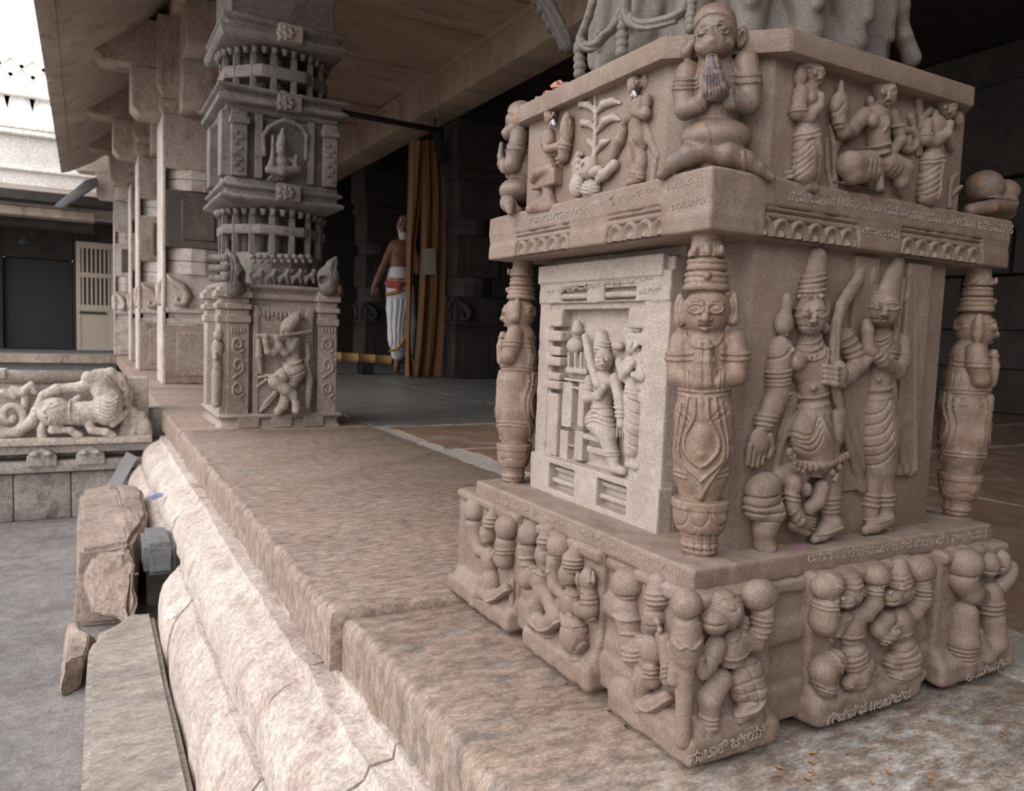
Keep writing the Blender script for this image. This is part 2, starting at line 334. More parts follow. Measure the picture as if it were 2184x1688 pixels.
# base core with its recessed mouldings
w_ = Vol.world(Fr((0, 0), (0, 1)), (0.555, 0.585, -0.02), (1.135, 1.175, 0.208), 0.0034, 0.0007)
def wb(v, x0, x1, y0, y1, z0, z1, r=0.004, k=0.003, cut=False): v.box((x0, y0, z0), (x1, y1, z1), r, k, cut)
wb(w_, .575, 1.115, .605, 1.155, .012, .185); wb(w_, .60, 1.09, .64, 1.13, -.018, .03); wb(w_, .566, 1.124, .594, 1.166, .008, .052, .006); wb(w_, .572, 1.118, .600, 1.160, .05, .075, .012, .012)
wb(w_, .568, 1.122, .596, 1.164, .100, .128, .008, .008); wb(w_, .570, 1.120, .598, 1.162, .160, .176, .004)
w_.mesh('base_core', M['pillar'], PIL, cull=lambda p: (p[:, 2] > .182) | (p[:, 1] > 1.12) | (p[:, 0] > 1.135))
# slab above the base
w_ = Vol.world(Fr((0, 0), (0, 1)), (0.562, 0.598, 0.176), (1.13, 1.13, 0.208), 0.0028, 0.0006)
wb(w_, .565, 1.128, .601, 1.125, .178, .205, .003)
SLAB = w_.mesh('base_slab', M['pillar'], PIL, cull=lambda p: (p[:, 2] < .19) & (p[:, 0] > .585) & (p[:, 0] < 1.11) & (p[:, 1] > .62) & (p[:, 1] < 1.10) | (p[:, 2] > .19) & (p[:, 0] > .675) & (p[:, 0] < 1.02) & (p[:, 1] > .65) & (p[:, 1] < 1.07))
# shaft: square core and two sculpted faces
mb = MB(); mb.box(.668, 1.032, .640, 1.09, .203, .575).box(.652, 1.04, .737, 1.045, .203, .575); mb.build('shaft', M['pillar'], PIL, 0.004)
# ledge: band, double fillet, leaf moulding, corner and middle blocks
w_ = Vol.world(Fr((0, 0), (0, 1)), (0.573, 0.614, 0.552), (1.15, 1.135, 0.636), 0.0020, 0.0003)
wb(w_, .577, 1.145, .620, 1.130, .602, .634, .003); wb(w_, .5785, 1.1435, .6215, 1.1285, .5975, .6015, .0018, .001); wb(w_, .580, 1.142, .623, 1.127, .589, .5955, .002, .001)
wb(w_, .5905, 1.1315, .6325, 1.1175, .566, .590, .003); wb(w_, .584, 1.138, .627, 1.123, .585, .606, .001)
for x0, x1 in ((.577, .645), (.818, .902), (1.078, 1.145)): wb(w_, x0, x1, .620, .70, .567, .589, .003); wb(w_, x0, x1, .622, .70, .58, .604, .003)
for y0, y1 in ((.620, .686), (.806, .892), (1.042, 1.130)): wb(w_, .577, .66, y0, y1, .567, .589, .003); wb(w_, .579, .66, y0, y1, .58, .604, .003)
wb(w_, 1.05, 1.145, 1.04, 1.130, .567, .589, .003)
w_.mesh('ledge', M['pillar'], PIL, cull=lambda p: (p[:, 2] > .61) & (p[:, 0] > .60) & (p[:, 0] < 1.09) & (p[:, 1] > .64) & (p[:, 1] < 1.10) | (p[:, 2] < .59) & (p[:, 0] > .665) & (p[:, 0] < 1.02) & (p[:, 1] > .66) & (p[:, 1] < 1.07))
# leaf moulding: overlapping scallops, each a part
def leaf(r):
    v = []; f = []
    for j, (rr, d) in enumerate(((1.0, 0.0), (0.95, -0.5), (0.78, -0.62), (0.66, -0.30), (0.40, -0.22), (0.30, -0.52), (0.05, -0.68))):
        for i in range(11):
            a = math.pi * i / 10; v.append((r * rr * math.cos(a), r * d * 0.9, -r * 1.25 + r * 1.35 * rr * math.sin(a)))
    for j in range(6):
        for i in range(10): f.append((j * 11 + i, j * 11 + i + 1, (j + 1) * 11 + i + 1, (j + 1) * 11 + i))
    return v, f
lv, lf = leaf(0.0168); LM = bpy.data.meshes.new('leaf'); LM.from_pydata(lv, [], lf); LM.materials.append(M['pillar']); LM.update()
LM.polygons.foreach_set('use_smooth', np.ones(len(LM.polygons), bool))
def leaves(x0, x1, n, face):
    for i in range(n):
        t = x0 + (x1 - x0) * (i + 0.5) / n
        o = bpy.data.objects.new('leaf', LM); COL.objects.link(o); o.parent = PIL
        if face == 'r': o.location = (t, .629, .590)
        else: o.location = (.587, t, .590); o.rotation_euler = (0, 0, -math.pi / 2)
leaves(.647, .816, 6, 'r'); leaves(.904, 1.076, 6, 'r'); leaves(.688, .804, 4, 'l'); leaves(.894, 1.040, 5, 'l')
# upper block (eight-sided) and its cornice
OC = (.838, .868)
def octo(ax, ay, ch): return [(OC[0] - ax, OC[1] - ay + ch), (OC[0] - ax + ch, OC[1] - ay), (OC[0] + ax - ch, OC[1] - ay), (OC[0] + ax, OC[1] - ay + ch), (OC[0] + ax, OC[1] + ay - ch), (OC[0] + ax - ch, OC[1] + ay), (OC[0] - ax + ch, OC[1] + ay), (OC[0] - ax, OC[1] + ay - ch)]
MB().prism([(.588, .712), (.668, .628), (1.026, .628), (1.098, .70), (1.098, 1.03), (1.02, 1.108), (.67, 1.108), (.588, 1.03)], .632, .768).build('upper_block', M['pillar'], PIL, 0.003)
MB().prism(octo(.268, .261, .098), .764, .790).build('cornice', M['pillar'], PIL, 0.004)
# ------------------------------------------------------------------ praying statue standing at each corner of the shaft
DG = Fr((0.611, 0.648), (1, 1)); AX = (0.8645, 0.869)
V = Vol(DG, 1405, 480, 1612, 1205, 0.050, 0.062, 0.0011, 0.0003); V.w0 = 40
def dsc(y, r, h, x=None, rnd=4, k=2, sq=0.9):
    x = 1490 + (1195 - y) * 0.028 if x is None else x; m = DG.sc(x, y); p = DG.P(x, y); V.disc((p[0], 0.0, p[2]), r * m, p[2] - h / 2 * m, p[2] + h / 2 * m, rnd * m, k * m, sq)
for y, r, h in ((497, 34, 30), (560, 42, 12), (573, 43, 14), (588, 47, 12), (601, 47, 12), (615, 50, 14)): dsc(y, r, h, None, 6, 3)

V.c([(1510, 515, 0, 27), (1509, 600, 0, 36)], 2)
for y in range(512, 552, 5): dsc(y, 32 + (y - 512) * .24, 7, None, 1, 3)
for x in (1482, 1510, 1538):
    V.l([(x - 10, 520), (x - 11, 538), (x, 550), (x + 11, 538), (x + 10, 520)], 2.5, 1.2, 36); V.e(x, 533, 36, 6, 11, 5)
V.e(1509, 588, 46, 7, 8, 5); 
head(V, 1508, 664, 2, 50, 52, -4, k=4, eye=1.0, ear_drop=0.55)
V.c([(1506, 700, 0, 30), (1506, 730, -4, 34)], 8)
V.e(1450, 665, -4, 13, 40, 14, 0, 4); V.e(1563, 660, -4, 13, 38, 14, 0, 4); V.l([(1451, 640), (1447, 665), (1452, 690)], 3, 2, 0); V.l([(1565, 638), (1568, 662), (1562, 684)], 3, 2, 0)
# torso, arms, joined hands
V.c([(1506, 745, -4, 48), (1503, 800, -6, 50), (1502, 830, -6, 50)], 14)
for sx, ex, hx in ((1455, 1447, 1489), (1566, 1571, 1513)):
    V.c([(sx, 728, -2, 25), (ex, 765, 4, 26), (ex + (3 if ex < 1500 else -2), 800, 14, 24), (hx, 817, 40, 19)], 5)
    for y in (752, 764): V.ring([(ex - 30, y + 2), (ex, y + 4), (ex + 30, y + 2)], 1, 0, 4.5, -3, 10)
    q = -1 if ex < 1500 else 1
    for t in (0, 9): V.ring([(hx + q * (22 + t), 792), (hx + q * (20 + t), 838)], 1, 0, 3.5, -2.5, 40)
    V.c([(hx + q * -4, 815, 50, 16), (hx + q * -5, 770, 54, 16), (hx + q * -6, 732, 52, 11)], 2)
V.c([(1501, 740, 54, 8), (1501, 810, 54, 11)], 2); V.l([(1501, 735), (1501, 815)], 2.5, 1.6, 56)
for dx in (-14, -7, 7, 14): V.l([(1501 + dx, 745), (1501 + dx, 785)], 2, 1.4, 56)
V.l([(1462, 712), (1475, 735), (1503, 742), (1530, 735), (1545, 712)], 4, -2.5, 35)
V.l([(1545, 740), (1535, 820)], 9, -3, 38); V.l([(1520, 745), (1522, 815)], 2.5, 2, 40)
# waist, legs, draped cloth
V.c([(1502, 838, -4, 54), (1501, 880, -2, 58), (1500, 960, -2, 60), (1496, 1010, -2, 53), (1494, 1050, -2, 42)], 10)
V.c([(1475, 880, 6, 34), (1470, 960, 8, 33), (1466, 1010, 6, 28), (1468, 1050, 8, 20)], 6); V.c([(1530, 880, 6, 34), (1530, 960, 8, 33), (1524, 1010, 6, 28), (1518, 1050, 8, 20)], 6)
for y in (832, 842): V.ring([(1445, y), (1500, y + 5), (1560, y)], 1, 0, 4, -2.5, 40)
V.c([(1494, 826, 44, 8), (1495, 860, 50, 9), (1496, 890, 50, 10)], 4)
V.e(1496, 938, 46, 25, 36, 20, 0, 5); V.e(1496, 968, 46, 14, 14, 18, 0, 4)
for s in (-1, 1):
    V.l([(1496 + s * 14, 850), (1496 + s * 16, 890), (1496 + s * 36, 930), (1496 + s * 36, 962), (1496 + s * 14, 988), (1496, 996)], 5, -5, 48)
    V.l([(1496 + s * 30, 850), (1496 + s * 38, 900), (1496 + s * 50, 950), (1496 + s * 44, 985), (1496 + s * 14, 1012), (1496, 1025)], 4.5, -5, 44)
    V.l([(1496 + s * 44, 860), (1496 + s * 56, 930), (1496 + s * 56, 975), (1496 + s * 24, 1020), (1496, 1060)], 4, -4, 40)
    V.l([(1496 + s * 16, 900), (1496 + s * 50, 860)], 2.5, 2, 45); V.l([(1496 + s * 26, 900), (1496 + s * 56, 880)], 2.5, 2, 45)
    for y in (1008, 1018): V.ring([(1496 + s * 30, y), (1496 + s * 60, y - 4)], 1, 0, 3.5, -2.5, 30)
V.c([(1495, 995, 44, 12), (1494, 1060, 40, 9)], 5)
# lotus pedestal
dsc(1073, 61, 20, None, 4, 2); 
V.c([(1493, 1092, 0, 46), (1492, 1110, 0, 38), (1490, 1165, 0, 33)], 2)
for y in range(1084, 1132, 5): dsc(y, 40 + 17 * math.sqrt(max(0, 1 - ((y - 1084) / 50) ** 2)), 7, None, 1, 3)
for x in (1448, 1492, 1537):
    V.l([(x - 20, 1086), (x - 18, 1110), (x, 1126), (x + 18, 1110), (x + 20, 1086)], 3, 1.5, 46); V.e(x, 1103, 46 if x == 1492 else 22, 11, 13, 7)
for i, (y, r) in enumerate(((1138, 40), (1149, 38), (1160, 41), (1172, 38), (1186, 42))): dsc(y, r, 12, None, 5, 2)
for x in (1465, 1482, 1499, 1516): V.l([(x, 1140), (x, 1180)], 2, 1.5, 38)
STAT = V.mesh('praying_statue', M['statue'], PIL)
STAT['label'] = 'statue facing out at the nearest corner'
for c1, dg, lb in (((.618, 1.090), -90, 'statue at the left corner, in profile'), ((1.122, .650), 90, 'statue at the right corner, in profile')):
    o = at_corner(STAT, (.611, .648), c1, dg, PIL); o['label'] = lb
# ------------------------------------------------------------------ kneeling monkey on the ledge
DK = Fr((0.615, 0.657), (1, 1))
V = Vol(DK, 1395, 5, 1660, 400, 0.05, 0.075, 0.0011, 0.0003); V.w0 = 45
V.e(1526, 72, 16, 45, 52, 44, 0, 4)
V.e(1524, 45, 16, 43, 34, 42, 0, 6); V.l([(1482, 50), (1500, 36), (1524, 32), (1548, 34), (1568, 46)], 3, 2.5, 55)
V.e(1522, 98, 48, 30, 24, 26, 0, 6); V.e(1500, 100, 36, 18, 16, 18, 0, 6); V.e(1548, 96, 36, 18, 16, 18, 0, 6); V.e(1520, 86, 70, 9, 8, 8); V.c([(1516, 66, 58, 5), (1519, 80, 66, 8)], 3); V.l([(1492, 108), (1508, 116), (1522, 113), (1536, 115), (1554, 104)], 2.6, 3, 70); V.l([(1488, 84), (1496, 96)], 2, 1.5, 60); V.l([(1550, 78), (1546, 92)], 2, 1.5, 60)
V.e(1464, 112, 0, 12, 20, 12, 20, 4); V.c([(1478, 92, 8, 10), (1464, 112, 4, 12)], 4); V.e(1581, 80, 2, 12, 24, 13, -8, 4); V.e(1583, 80, 14, 6, 14, 10, -8, 3, True)
for ex_, ey_, tl in ((1499, 71, 0.25), (1541, 61, -0.20)):
    zz = [(ex_ + 13 * math.cos(t), ey_ + 8.5 * math.sin(t) - tl * 13 * math.cos(t)) for t in np.linspace(0, 2 * math.pi, 13)]; V.l(zz, 2.6, -3.2, 58); V.e(ex_, ey_, 54, 10, 6.5, 7, 0, 1)
    zz = [(ex_ + 10 * math.cos(t), ey_ + 5.5 * math.sin(t) - tl * 10 * math.cos(t)) for t in np.linspace(0, 2 * math.pi, 13)]; V.l(zz, 2, 1.2, 60)
    V.l([(ex_ - 18, ey_ - 4 + tl * 14), (ex_, ey_ - 18), (ex_ + 18, ey_ - 8 - tl * 14)], 3, -3, 58)
V.c([(1525, 130, -6, 36), (1527, 190, -10, 52), (1529, 245, -8, 50)], 14)
for P in ([(1468, 158, 0, 27), (1460, 195, 8, 25), (1462, 232, 18, 23), (1494, 222, 44, 17), (1506, 196, 56, 14)], [(1590, 138, 0, 28), (1597, 180, 6, 27), (1596, 222, 16, 24), (1560, 218, 42, 17), (1546, 192, 56, 14)]):
    V.c(P, 5)
for y in (170, 181, 190): V.l([(1434, y), (1460, y + 4), (1488, y)], 4, -3, 20)
for y in (160, 176): V.l([(1566, y + 2), (1595, y + 5), (1624, y)], 4, -3, 20)
V.l([(1484, 212), (1496, 238)], 3.5, -3, 45); V.l([(1560, 200), (1568, 232)], 3.5, -3, 45)
V.e(1527, 296, 10, 74, 40, 58, 0, 8); V.l([(1500, 264), (1512, 285), (1514, 320)], 2.5, -1.5, 60)
V.c([(1511, 318, 30, 26), (1470, 330, 34, 24), (1438, 348, 22, 19), (1412, 372, 6, 12)], 6); V.c([(1515, 318, 30, 26), (1550, 328, 34, 25), (1590, 342, 20, 20), (1618, 358, 10, 14), (1646, 378, 0, 9)], 6)
V.ring([(1586, 328), (1588, 362)], 1, 0, 5, -2.5, 30)
V.c([(1512, 345, 14, 18), (1512, 372, 8, 22)], 8); V.c([(1460, 368, 0, 18), (1580, 368, 0, 20)], 8)
KNEEL = V.mesh('kneeling_figure', M['monkey'], PIL); KNEEL['label'] = 'goggle-eyed kneeling figure on the ledge corner'
V = Vol(DK, 1480, 105, 1570, 225, -0.01, 0.062, 0.0008, 0.0002); V.w0 = 80
for i, (x0, x1) in enumerate(((1506, 1512), (1514, 1515), (1522, 1518), (1530, 1520), (1538, 1523), (1546, 1526))):
    V.c([(x0, 200, 62 + 8 * math.sin(i * 0.63), 9), (x0 + (x1 - x0) * .5, 160, 70 + 8 * math.sin(i * 0.63), 9), (x1, 122, 72 + 5 * math.sin(i * 0.63), 6)], 2)
V.c([(1518, 196, 60, 20), (1536, 194, 60, 20)], 4)
for x0, x1 in ((1509, 1513), (1518, 1516.5), (1526, 1519), (1534, 1521.5), (1542, 1524)): V.l([(x0, 204), ((x0 + x1) / 2, 165), (x1, 120)], 2, 2.4, 78)
HANDS = V.mesh('joined_hands', M['speckled'], KNEEL)
o = at_corner(KNEEL, (.615, .657), (.604, 1.073), -90, PIL); o['label'] = 'kneeling figure at the left end of the ledge, in profile'
h2 = HANDS.copy(); COL.objects.link(h2); h2.parent = o; HANDS.parent = KNEEL
# broken crouching body at the right end of the ledge
V = Vol(Fr((1.10, 0.66), (0, 1)), 2045, 350, 2184, 480, 0.05, 0.06, 0.0018, 0.0005); V.w0 = 20
V.e(2098, 400, 0, 36, 36, 40, 0, 8); V.e(2135, 412, 8, 36, 28, 34, 20, 10); V.c([(2070, 448, 24, 14), (2110, 440, 30, 17), (2150, 436, 26, 18), (2148, 452, 10, 16), (2080, 458, 0, 14)], 6)
V.l([(2066, 432), (2110, 424), (2165, 432)], 4, 4, 40)
o = V.mesh('crouching_body', M['monkey'], PIL); o['label'] = 'broken crouching body at the right end of the ledge'
# ------------------------------------------------------------------ right face: two archers and a bowing figure
def bands(V, xs, ys, r=4, dep=-3, w=None): 
    for y in ys: V.l([(xs[0], y - 2), ((xs[0] + xs[1]) / 2, y + 4), (xs[1], y - 2)], r, dep, w)
def fingers(V, pts, r, k=2):
    for p in pts: V.c([(*p[0:3], r), (*p[3:6], r * 0.8)], k)
V = Vol(FRT, 1570, 535, 1850, 1180, 0.006, 0.075, 0.00118, 0.0003); V.w0 = 40
# tall crown
V.c([(1742, 550, 4, 24), (1736, 590, 10, 27), (1730, 632, 14, 31)], 6, flat=0.8)
for i, (y, r) in enumerate(((585, 31), (596, 33), (607, 35), (618, 37), (630, 37))): V.l([(1735 - r, y), (1735, y + 5), (1737 + r, y - 2)], 4, -4 if i % 2 else -2.5, 40)
for x in range(1705, 1765, 12): V.e(x, 632, 42, 5, 5, 5)
head(V, 1728, 672, 26, 33, 41, 14, k=3, ears=False, eye=1.1)
V.e(1672, 690, 12, 24, 26, 18, 0, 6); V.e(1677, 655, 8, 14, 30, 14, 0, 6); V.e(1759, 700, 16, 10, 13, 10, 0, 4); V.e(1762, 670, 10, 8, 28, 10, 0, 4)
V.c([(1724, 700, 10, 22), (1726, 735, 10, 26)], 6)
# torso
V.e(1728, 775, 8, 62, 50, 30, 0, 8); V.e(1700, 772, 26, 22, 20, 16, 0, 6); V.e(1750, 768, 28, 20, 20, 16, 0, 6)
V.c([(1730, 790, 10, 38), (1732, 830, 12, 34), (1734, 870, 10, 38)], 10, flat=0.8); V.e(1735, 828, 40, 8, 7, 6)
for i, (y, d) in enumerate(((716, 10), (726, 16), (738, 24))): V.l([(1690, y), (1708, y + d), (1730, y + d + 8), (1750, y + d - 4), (1764, y - 6)], 3.5, -3, 34)
for t in range(7): V.e(1690 + t * 12, 742 + 22 * math.sin(math.pi * (t + .5) / 7), 34, 6, 6, 5)
V.l([(1763, 740), (1750, 790), (1762, 830)], 3, -2, 30)
# hanging arm with open hand
V.c([(1663, 748, 8, 30), (1660, 790, 12, 28), (1660, 836, 14, 27), (1648, 866, 14, 26), (1632, 898, 14, 23)], 6, flat=0.85)
V.l([(1632, 762), (1655, 768), (1672, 760), (1684, 744)], 4, 3, 30)
for y in (792, 801, 811, 819): V.l([(1628, y), (1658, y + 5), (1692, y - 2)], 4, -3, 36)
for y in (878, 888, 900, 908): V.l([(1606, y + 4), (1630, y + 8), (1660, y + 12)], 4, -3, 34)
V.e(1620, 942, 16, 27, 30, 14, 0, 5); fingers(V, [(1599 + i * 11, 950, 18, 1594 + i * 10, 996 - abs(i - 1.5) * 4, 16) for i in range(4)], 6.5, 1.5); V.c([(1640, 930, 20, 9), (1646, 955, 18, 7), (1638, 975, 16, 6)], 3)
# arm drawn back to the bow
V.c([(1800, 722, 4, 24), (1820, 752, 8, 24), (1832, 776, 12, 23), (1812, 796, 22, 20), (1790, 812, 30, 16)], 6, flat=0.85)
for a, b in (((1806, 724), (1822, 710)), ((1812, 738), (1830, 722)), ((1818, 750), (1838, 736)), ((1824, 760), (1844, 748))): V.l([(a[0] - 10, a[1] + 8), a, b], 3.5, -2.5, 24)
V.c([(1818, 790, 24, 3), (1818, 791, 24, 3)]); 
for t in (0, 8, 16): V.l([(1795 + t, 784), (1806 + t, 822)], 3, -2.5, 34)
# bow
V.c([(1838, 560, 0, 14), (1828, 600, 10, 15), (1810, 628, 20, 16), (1793, 655, 28, 15), (1784, 690, 32, 14), (1780, 730, 34, 14), (1778, 780, 34, 14), (1782, 830, 32, 13), (1793, 880, 28, 13), (1806, 935, 22, 12), (1824, 990, 16, 12), (1838, 1040, 8, 14)], 3, flat=0.7)
V.l([(1800, 640), (1786, 690), (1782, 780), (1788, 850), (1808, 940)], 2.5, 2, 40)
V.b(1829, 545, 1842, 1045, -4, 12, 3, 3)
V.e(1788, 798, 40, 22, 28, 16, 0, 4)
for i in range(4): V.c([(1760, 782 + i * 11, 44, 6.5), (1782, 786 + i * 11, 52, 7), (1800, 790 + i * 11, 44, 6)], 1.2)
# belts, draped skirt
for i, y in enumerate((846, 856, 866, 876, 886)): V.l([(1692, y - 4), (1732, y + 6), (1776, y - 6)], 4, -3.5 if i % 2 == 0 else 2, 44)
V.c([(1732, 890, 12, 44), (1728, 930, 14, 50), (1736, 966, 12, 52)], 10, flat=0.8); V.e(1716, 930, 22, 38, 52, 28, 10, 8); V.e(1770, 930, 20, 30, 56, 26, -8, 8)
for dx, dd in ((0, 0), (-10, 18), (8, 34), (26, 56)): V.l([(1698 + dx * .2, 886 + dd * .7), (1706 + dx * .4, 918 + dd * .7), (1730 + dx * .3, 930 + dd * .6), (1752, 890 + dd * .7)], 3.5, 2.6, 50)
V.l([(1752, 886), (1762, 930), (1790, 966)], 4, -3, 46); V.l([(1762, 886), (1778, 930), (1800, 958)], 3, 2.5, 46)
B = [(1684, 962), (1696, 984), (1716, 994), (1740, 996), (1768, 990), (1790, 978), (1806, 970)]
V.l(B, 10, -6, 42)
for i in range(13):
    t = i / 12 * 5.98; j = int(t); q = t - j; V.e(B[j][0] + (B[j + 1][0] - B[j][0]) * q, B[j][1] + (B[j + 1][1] - B[j][1]) * q + 2, 46, 8, 9, 6, 0, 1.5)
for x, y in ((1760, 1000), (1775, 1008), (1772, 986), (1790, 996), (1782, 972), (1784, 1018)): V.e(x, y, 44, 8, 8, 6, 0, 1.5)
V.l([(1690, 1000), (1730, 1016), (1770, 1022), (1786, 1034), (1806, 985)], 4, -4, 40)
V.c([(1690, 850, 4, 16), (1668, 930, 4, 14), (1652, 1005, 0, 10)], 6, flat=0.6); V.l([(1690, 868), (1670, 940), (1655, 1000)], 3, 2.5, 14)
V.c([(1800, 830, 4, 12), (1818, 900, 6, 14), (1838, 1000, 4, 12)], 4, flat=0.6)
# legs
V.c([(1772, 1000, 14, 30), (1770, 1050, 14, 24), (1768, 1108, 12, 20)], 5, flat=0.85)
for y in (1062, 1072, 1082, 1092): V.l([(1738, y + 2), (1768, y + 6), (1796, y)], 4, -3, 34)
V.c([(1772, 1120, 16, 24), (1752, 1140, 24, 15), (1738, 1150, 28, 10)], 5); V.c([(1700, 1010, 10, 30), (1660, 1020, 10, 22)], 6, flat=0.8)
V.l([(1736, 1140), (1765, 1134), (1790, 1124)], 4, -3, 30)
ARCH = V.mesh('standing_archer', M['pillar'], PIL); ARCH['label'] = 'larger archer gripping a tall bow'
V = Vol(FRT, 1575, 1000, 1760, 1180, 0.006, 0.075, 0.0012, 0.0004); V.w0 = 40
V.e(1628, 1040, 20, 44, 32, 34, 12, 8); V.e(1625, 1075, 22, 46, 40, 32, 0, 10); V.c([(1640, 1095, 24, 34), (1630, 1130, 24, 24), (1628, 1160, 20, 20)], 8)
for y, d in ((1058, 8), (1076, 10), (1094, 6)): V.l([(1586, y - 6), (1620, y + d), (1668, y - 2)], 4, 4, 50)
V.l([(1600, 1124), (1640, 1112), (1668, 1116)], 3, 2.5, 40)
V.e(1690, 1034, 30, 18, 24, 20, 0, 5); V.c([(1686, 1050, 30, 17), (1690, 1080, 32, 16), (1704, 1106, 36, 14), (1724, 1118, 38, 10)], 4)
for x in (1674,): 
    for y in (1056, 1066): V.l([(x, y), (1708, y + 4)], 3.5, -3, 46)
for t in (0, 8, 16): V.l([(1696 + t, 1092 + t), (1690 + t, 1120 + t * .4)], 3, -2.5, 46)
fingers(V, [(1720, 1104 + i * 7, 40, 1738, 1108 + i * 7, 38) for i in range(4)], 3.6, 1)
V.e(1716, 1044, 22, 14, 16, 16, 0, 4); V.c([(1752, 1040, 20, 17), (1742, 1070, 24, 16), (1724, 1086, 26, 14)], 5); V.c([(1690, 1120, 24, 12), (1720, 1134, 26, 11)], 5)
V.c([(1632, 1150, 26, 18), (1640, 1168, 30, 16)], 5)
V.mesh('bowing_figure', M['pillar'], PIL)
V = Vol(FRT, 1825, 535, 1965, 1150, 0.006, 0.06, 0.00118, 0.0003); V.w0 = 34
V.e(1856, 590, 2, 18, 26, 14, 0, 6); V.c([(1912, 560, 2, 18), (1900, 600, 8, 24), (1892, 630, 12, 30)], 6, flat=0.8)
head(V, 1882, 658, 18, 34, 38, 8, k=3, ears=False); V.e(1906, 690, 12, 8, 13, 9, 0, 4); V.l([(1848, 632), (1880, 620), (1918, 640)], 4, -3, 36)
V.c([(1880, 690, 6, 18), (1878, 720, 6, 22)], 6); V.e(1884, 745, 4, 48, 34, 24, 0, 8)
for d in (0, 10, 22): V.l([(1856, 712 + d * .6), (1880, 728 + d), (1908, 708 + d * .6)], 3, -2.6, 28)
V.c([(1880, 760, 8, 32), (1874, 800, 10, 28), (1872, 835, 10, 32)], 8, flat=0.8); V.e(1874, 810, 34, 7, 6, 6)
V.c([(1924, 730, 8, 18), (1924, 770, 16, 19), (1912, 792, 26, 17), (1882, 772, 36, 14), (1860, 750, 38, 12)], 5); V.c([(1852, 745, 34, 13), (1850, 705, 32, 13), (1848, 690, 30, 10)], 4)
V.c([(1838, 745, 10, 14), (1836, 780, 20, 14), (1850, 765, 30, 12)], 4)
for a, b in (((1862, 764), (1876, 748)), ((1870, 772), (1884, 756)), ((1908, 752), (1942, 756)), ((1908, 762), (1942, 766))): V.l([a, b], 3, -2.5, 40)
for i, y in enumerate((830, 840, 850, 860)): V.l([(1838, y - 2), (1872, y + 5), (1908, y - 4)], 4, -3.5 if i % 2 == 0 else 2, 36)
V.c([(1873, 875, 10, 43), (1874, 940, 12, 47), (1876, 990, 10, 42)], 10, flat=0.75); V.e(1890, 930, 16, 34, 60, 26, 0, 8)
for i in range(6): y = 880 + i * 22; V.l([(1836, y + 10), (1856, y + 14), (1880, y), (1896, y - 26)], 3.5, 2.6, 36)
V.c([(1902, 815, 18, 12), (1906, 880, 20, 12), (1918, 950, 18, 12), (1934, 1002, 14, 12)], 3, flat=0.7); V.l([(1906, 830), (1910, 890), (1926, 970)], 2, 2, 30)
for i in range(4): V.l([(1912, 840 + i * 12), (1930, 830 + i * 14), (1936, 870 + i * 10)], 3, -2.4, 16)
V.c([(1878, 1000, 12, 30), (1884, 1050, 12, 24), (1888, 1100, 10, 18)], 5, flat=0.85); V.c([(1860, 1000, 4, 24), (1856, 1070, 6, 18), (1858, 1120, 8, 14)], 5)
for y in (1056, 1066, 1078): V.l([(1840, y + 2), (1880, y + 5), (1908, y)], 3.5, -3, 30)
V.c([(1888, 1108, 14, 19), (1864, 1124, 22, 14), (1846, 1132, 24, 9)], 4); V.l([(1850, 1122), (1900, 1108)], 3, -2.5, 34)
V.c([(1924, 600, 4, 8), (1916, 660, 8, 9), (1908, 720, 14, 9), (1902, 790, 18, 8)], 3); V.c([(1940, 590, 2, 10), (1930, 640, 4, 9)], 3)
V.b(1942, 560, 1955, 1012, -4, 12, 3, 3); V.c([(1948, 590, 4, 8), (1948, 1000, 6, 9), (1938, 1010, 8, 8)], 3)
ar2 = V.mesh('standing_archer', M['pillar'], PIL); ar2['label'] = 'smaller archer with joined hands'
for nm, pts, c in (('magenta_powder', ((1761, 1142), (1778, 1139), (1770, 1146), (1712, 1165), (1836, 1133)), (0.42, 0.10, 0.26)), ('orange_powder', ((1660, 1162), (1672, 1168), (1820, 1110), (1885, 1125), (1744, 1151)), (0.60, 0.27, 0.06))):
    mb = MB()
    for x, y in pts:
        for i in range(7):
            p = pz(x + random.uniform(-14, 14), y + random.uniform(-4, 4), .205); r = random.uniform(.001, .0028); mb.lathe((p[0], p[1], .2045), [(r, 0), (r * .7, .0012)], 6)
    o = mb.build(nm, plain(nm, c, 0.9), PIL); o['kind'] = 'stuff'
# ------------------------------------------------------------------ left face: pavilion frame, and two figures in its niche
PF = M['pale']
def lb(V, crop, w0, w1, rnd=2.5, k=1.5, cut=False):          # crop rectangle in photograph pixels on a flat upright face, given by its left edge (x, y0, y1) and right edge
    pass
V = Vol(FLF, 1132, 535, 1446, 1180, 0.03, 0.012, 0.0017, 0.0004)
def L2(x, y, w=0): return FLF.P(x, y, w)
u0, u1 = -1.047, -.737
def fb(V, ua, ub, z0, z1, w0, w1, rnd=.0012, k=.001, cut=False): V.box((ua, -w1, z0), (ub, -w0, z1), rnd, k, cut)
fb(V, u0, u1, .196, .552, -.03, -.004)
fb(V, u0 - .004, u1 + .002, .198, .262, -.02, .004)                       # sill
fb(V, u0, u1 + .001, .497, .536, -.02, .002)                              # inscribed lintel
fb(V, u0 - .002, u1 - .012, .528, .556, -.02, .005)                      # top band
for a, b in ((u0, u0 + .030), (u1 - .050, u1)): fb(V, a, b, .25, .50, -.02, 0)
fb(V, u0 + .030, u1 - .055, .275, .490, -.04, -.012, .004, .003); fb(V, u0 + .033, u1 - .058, .262, .488, -.021, .02, .004, .003, True)
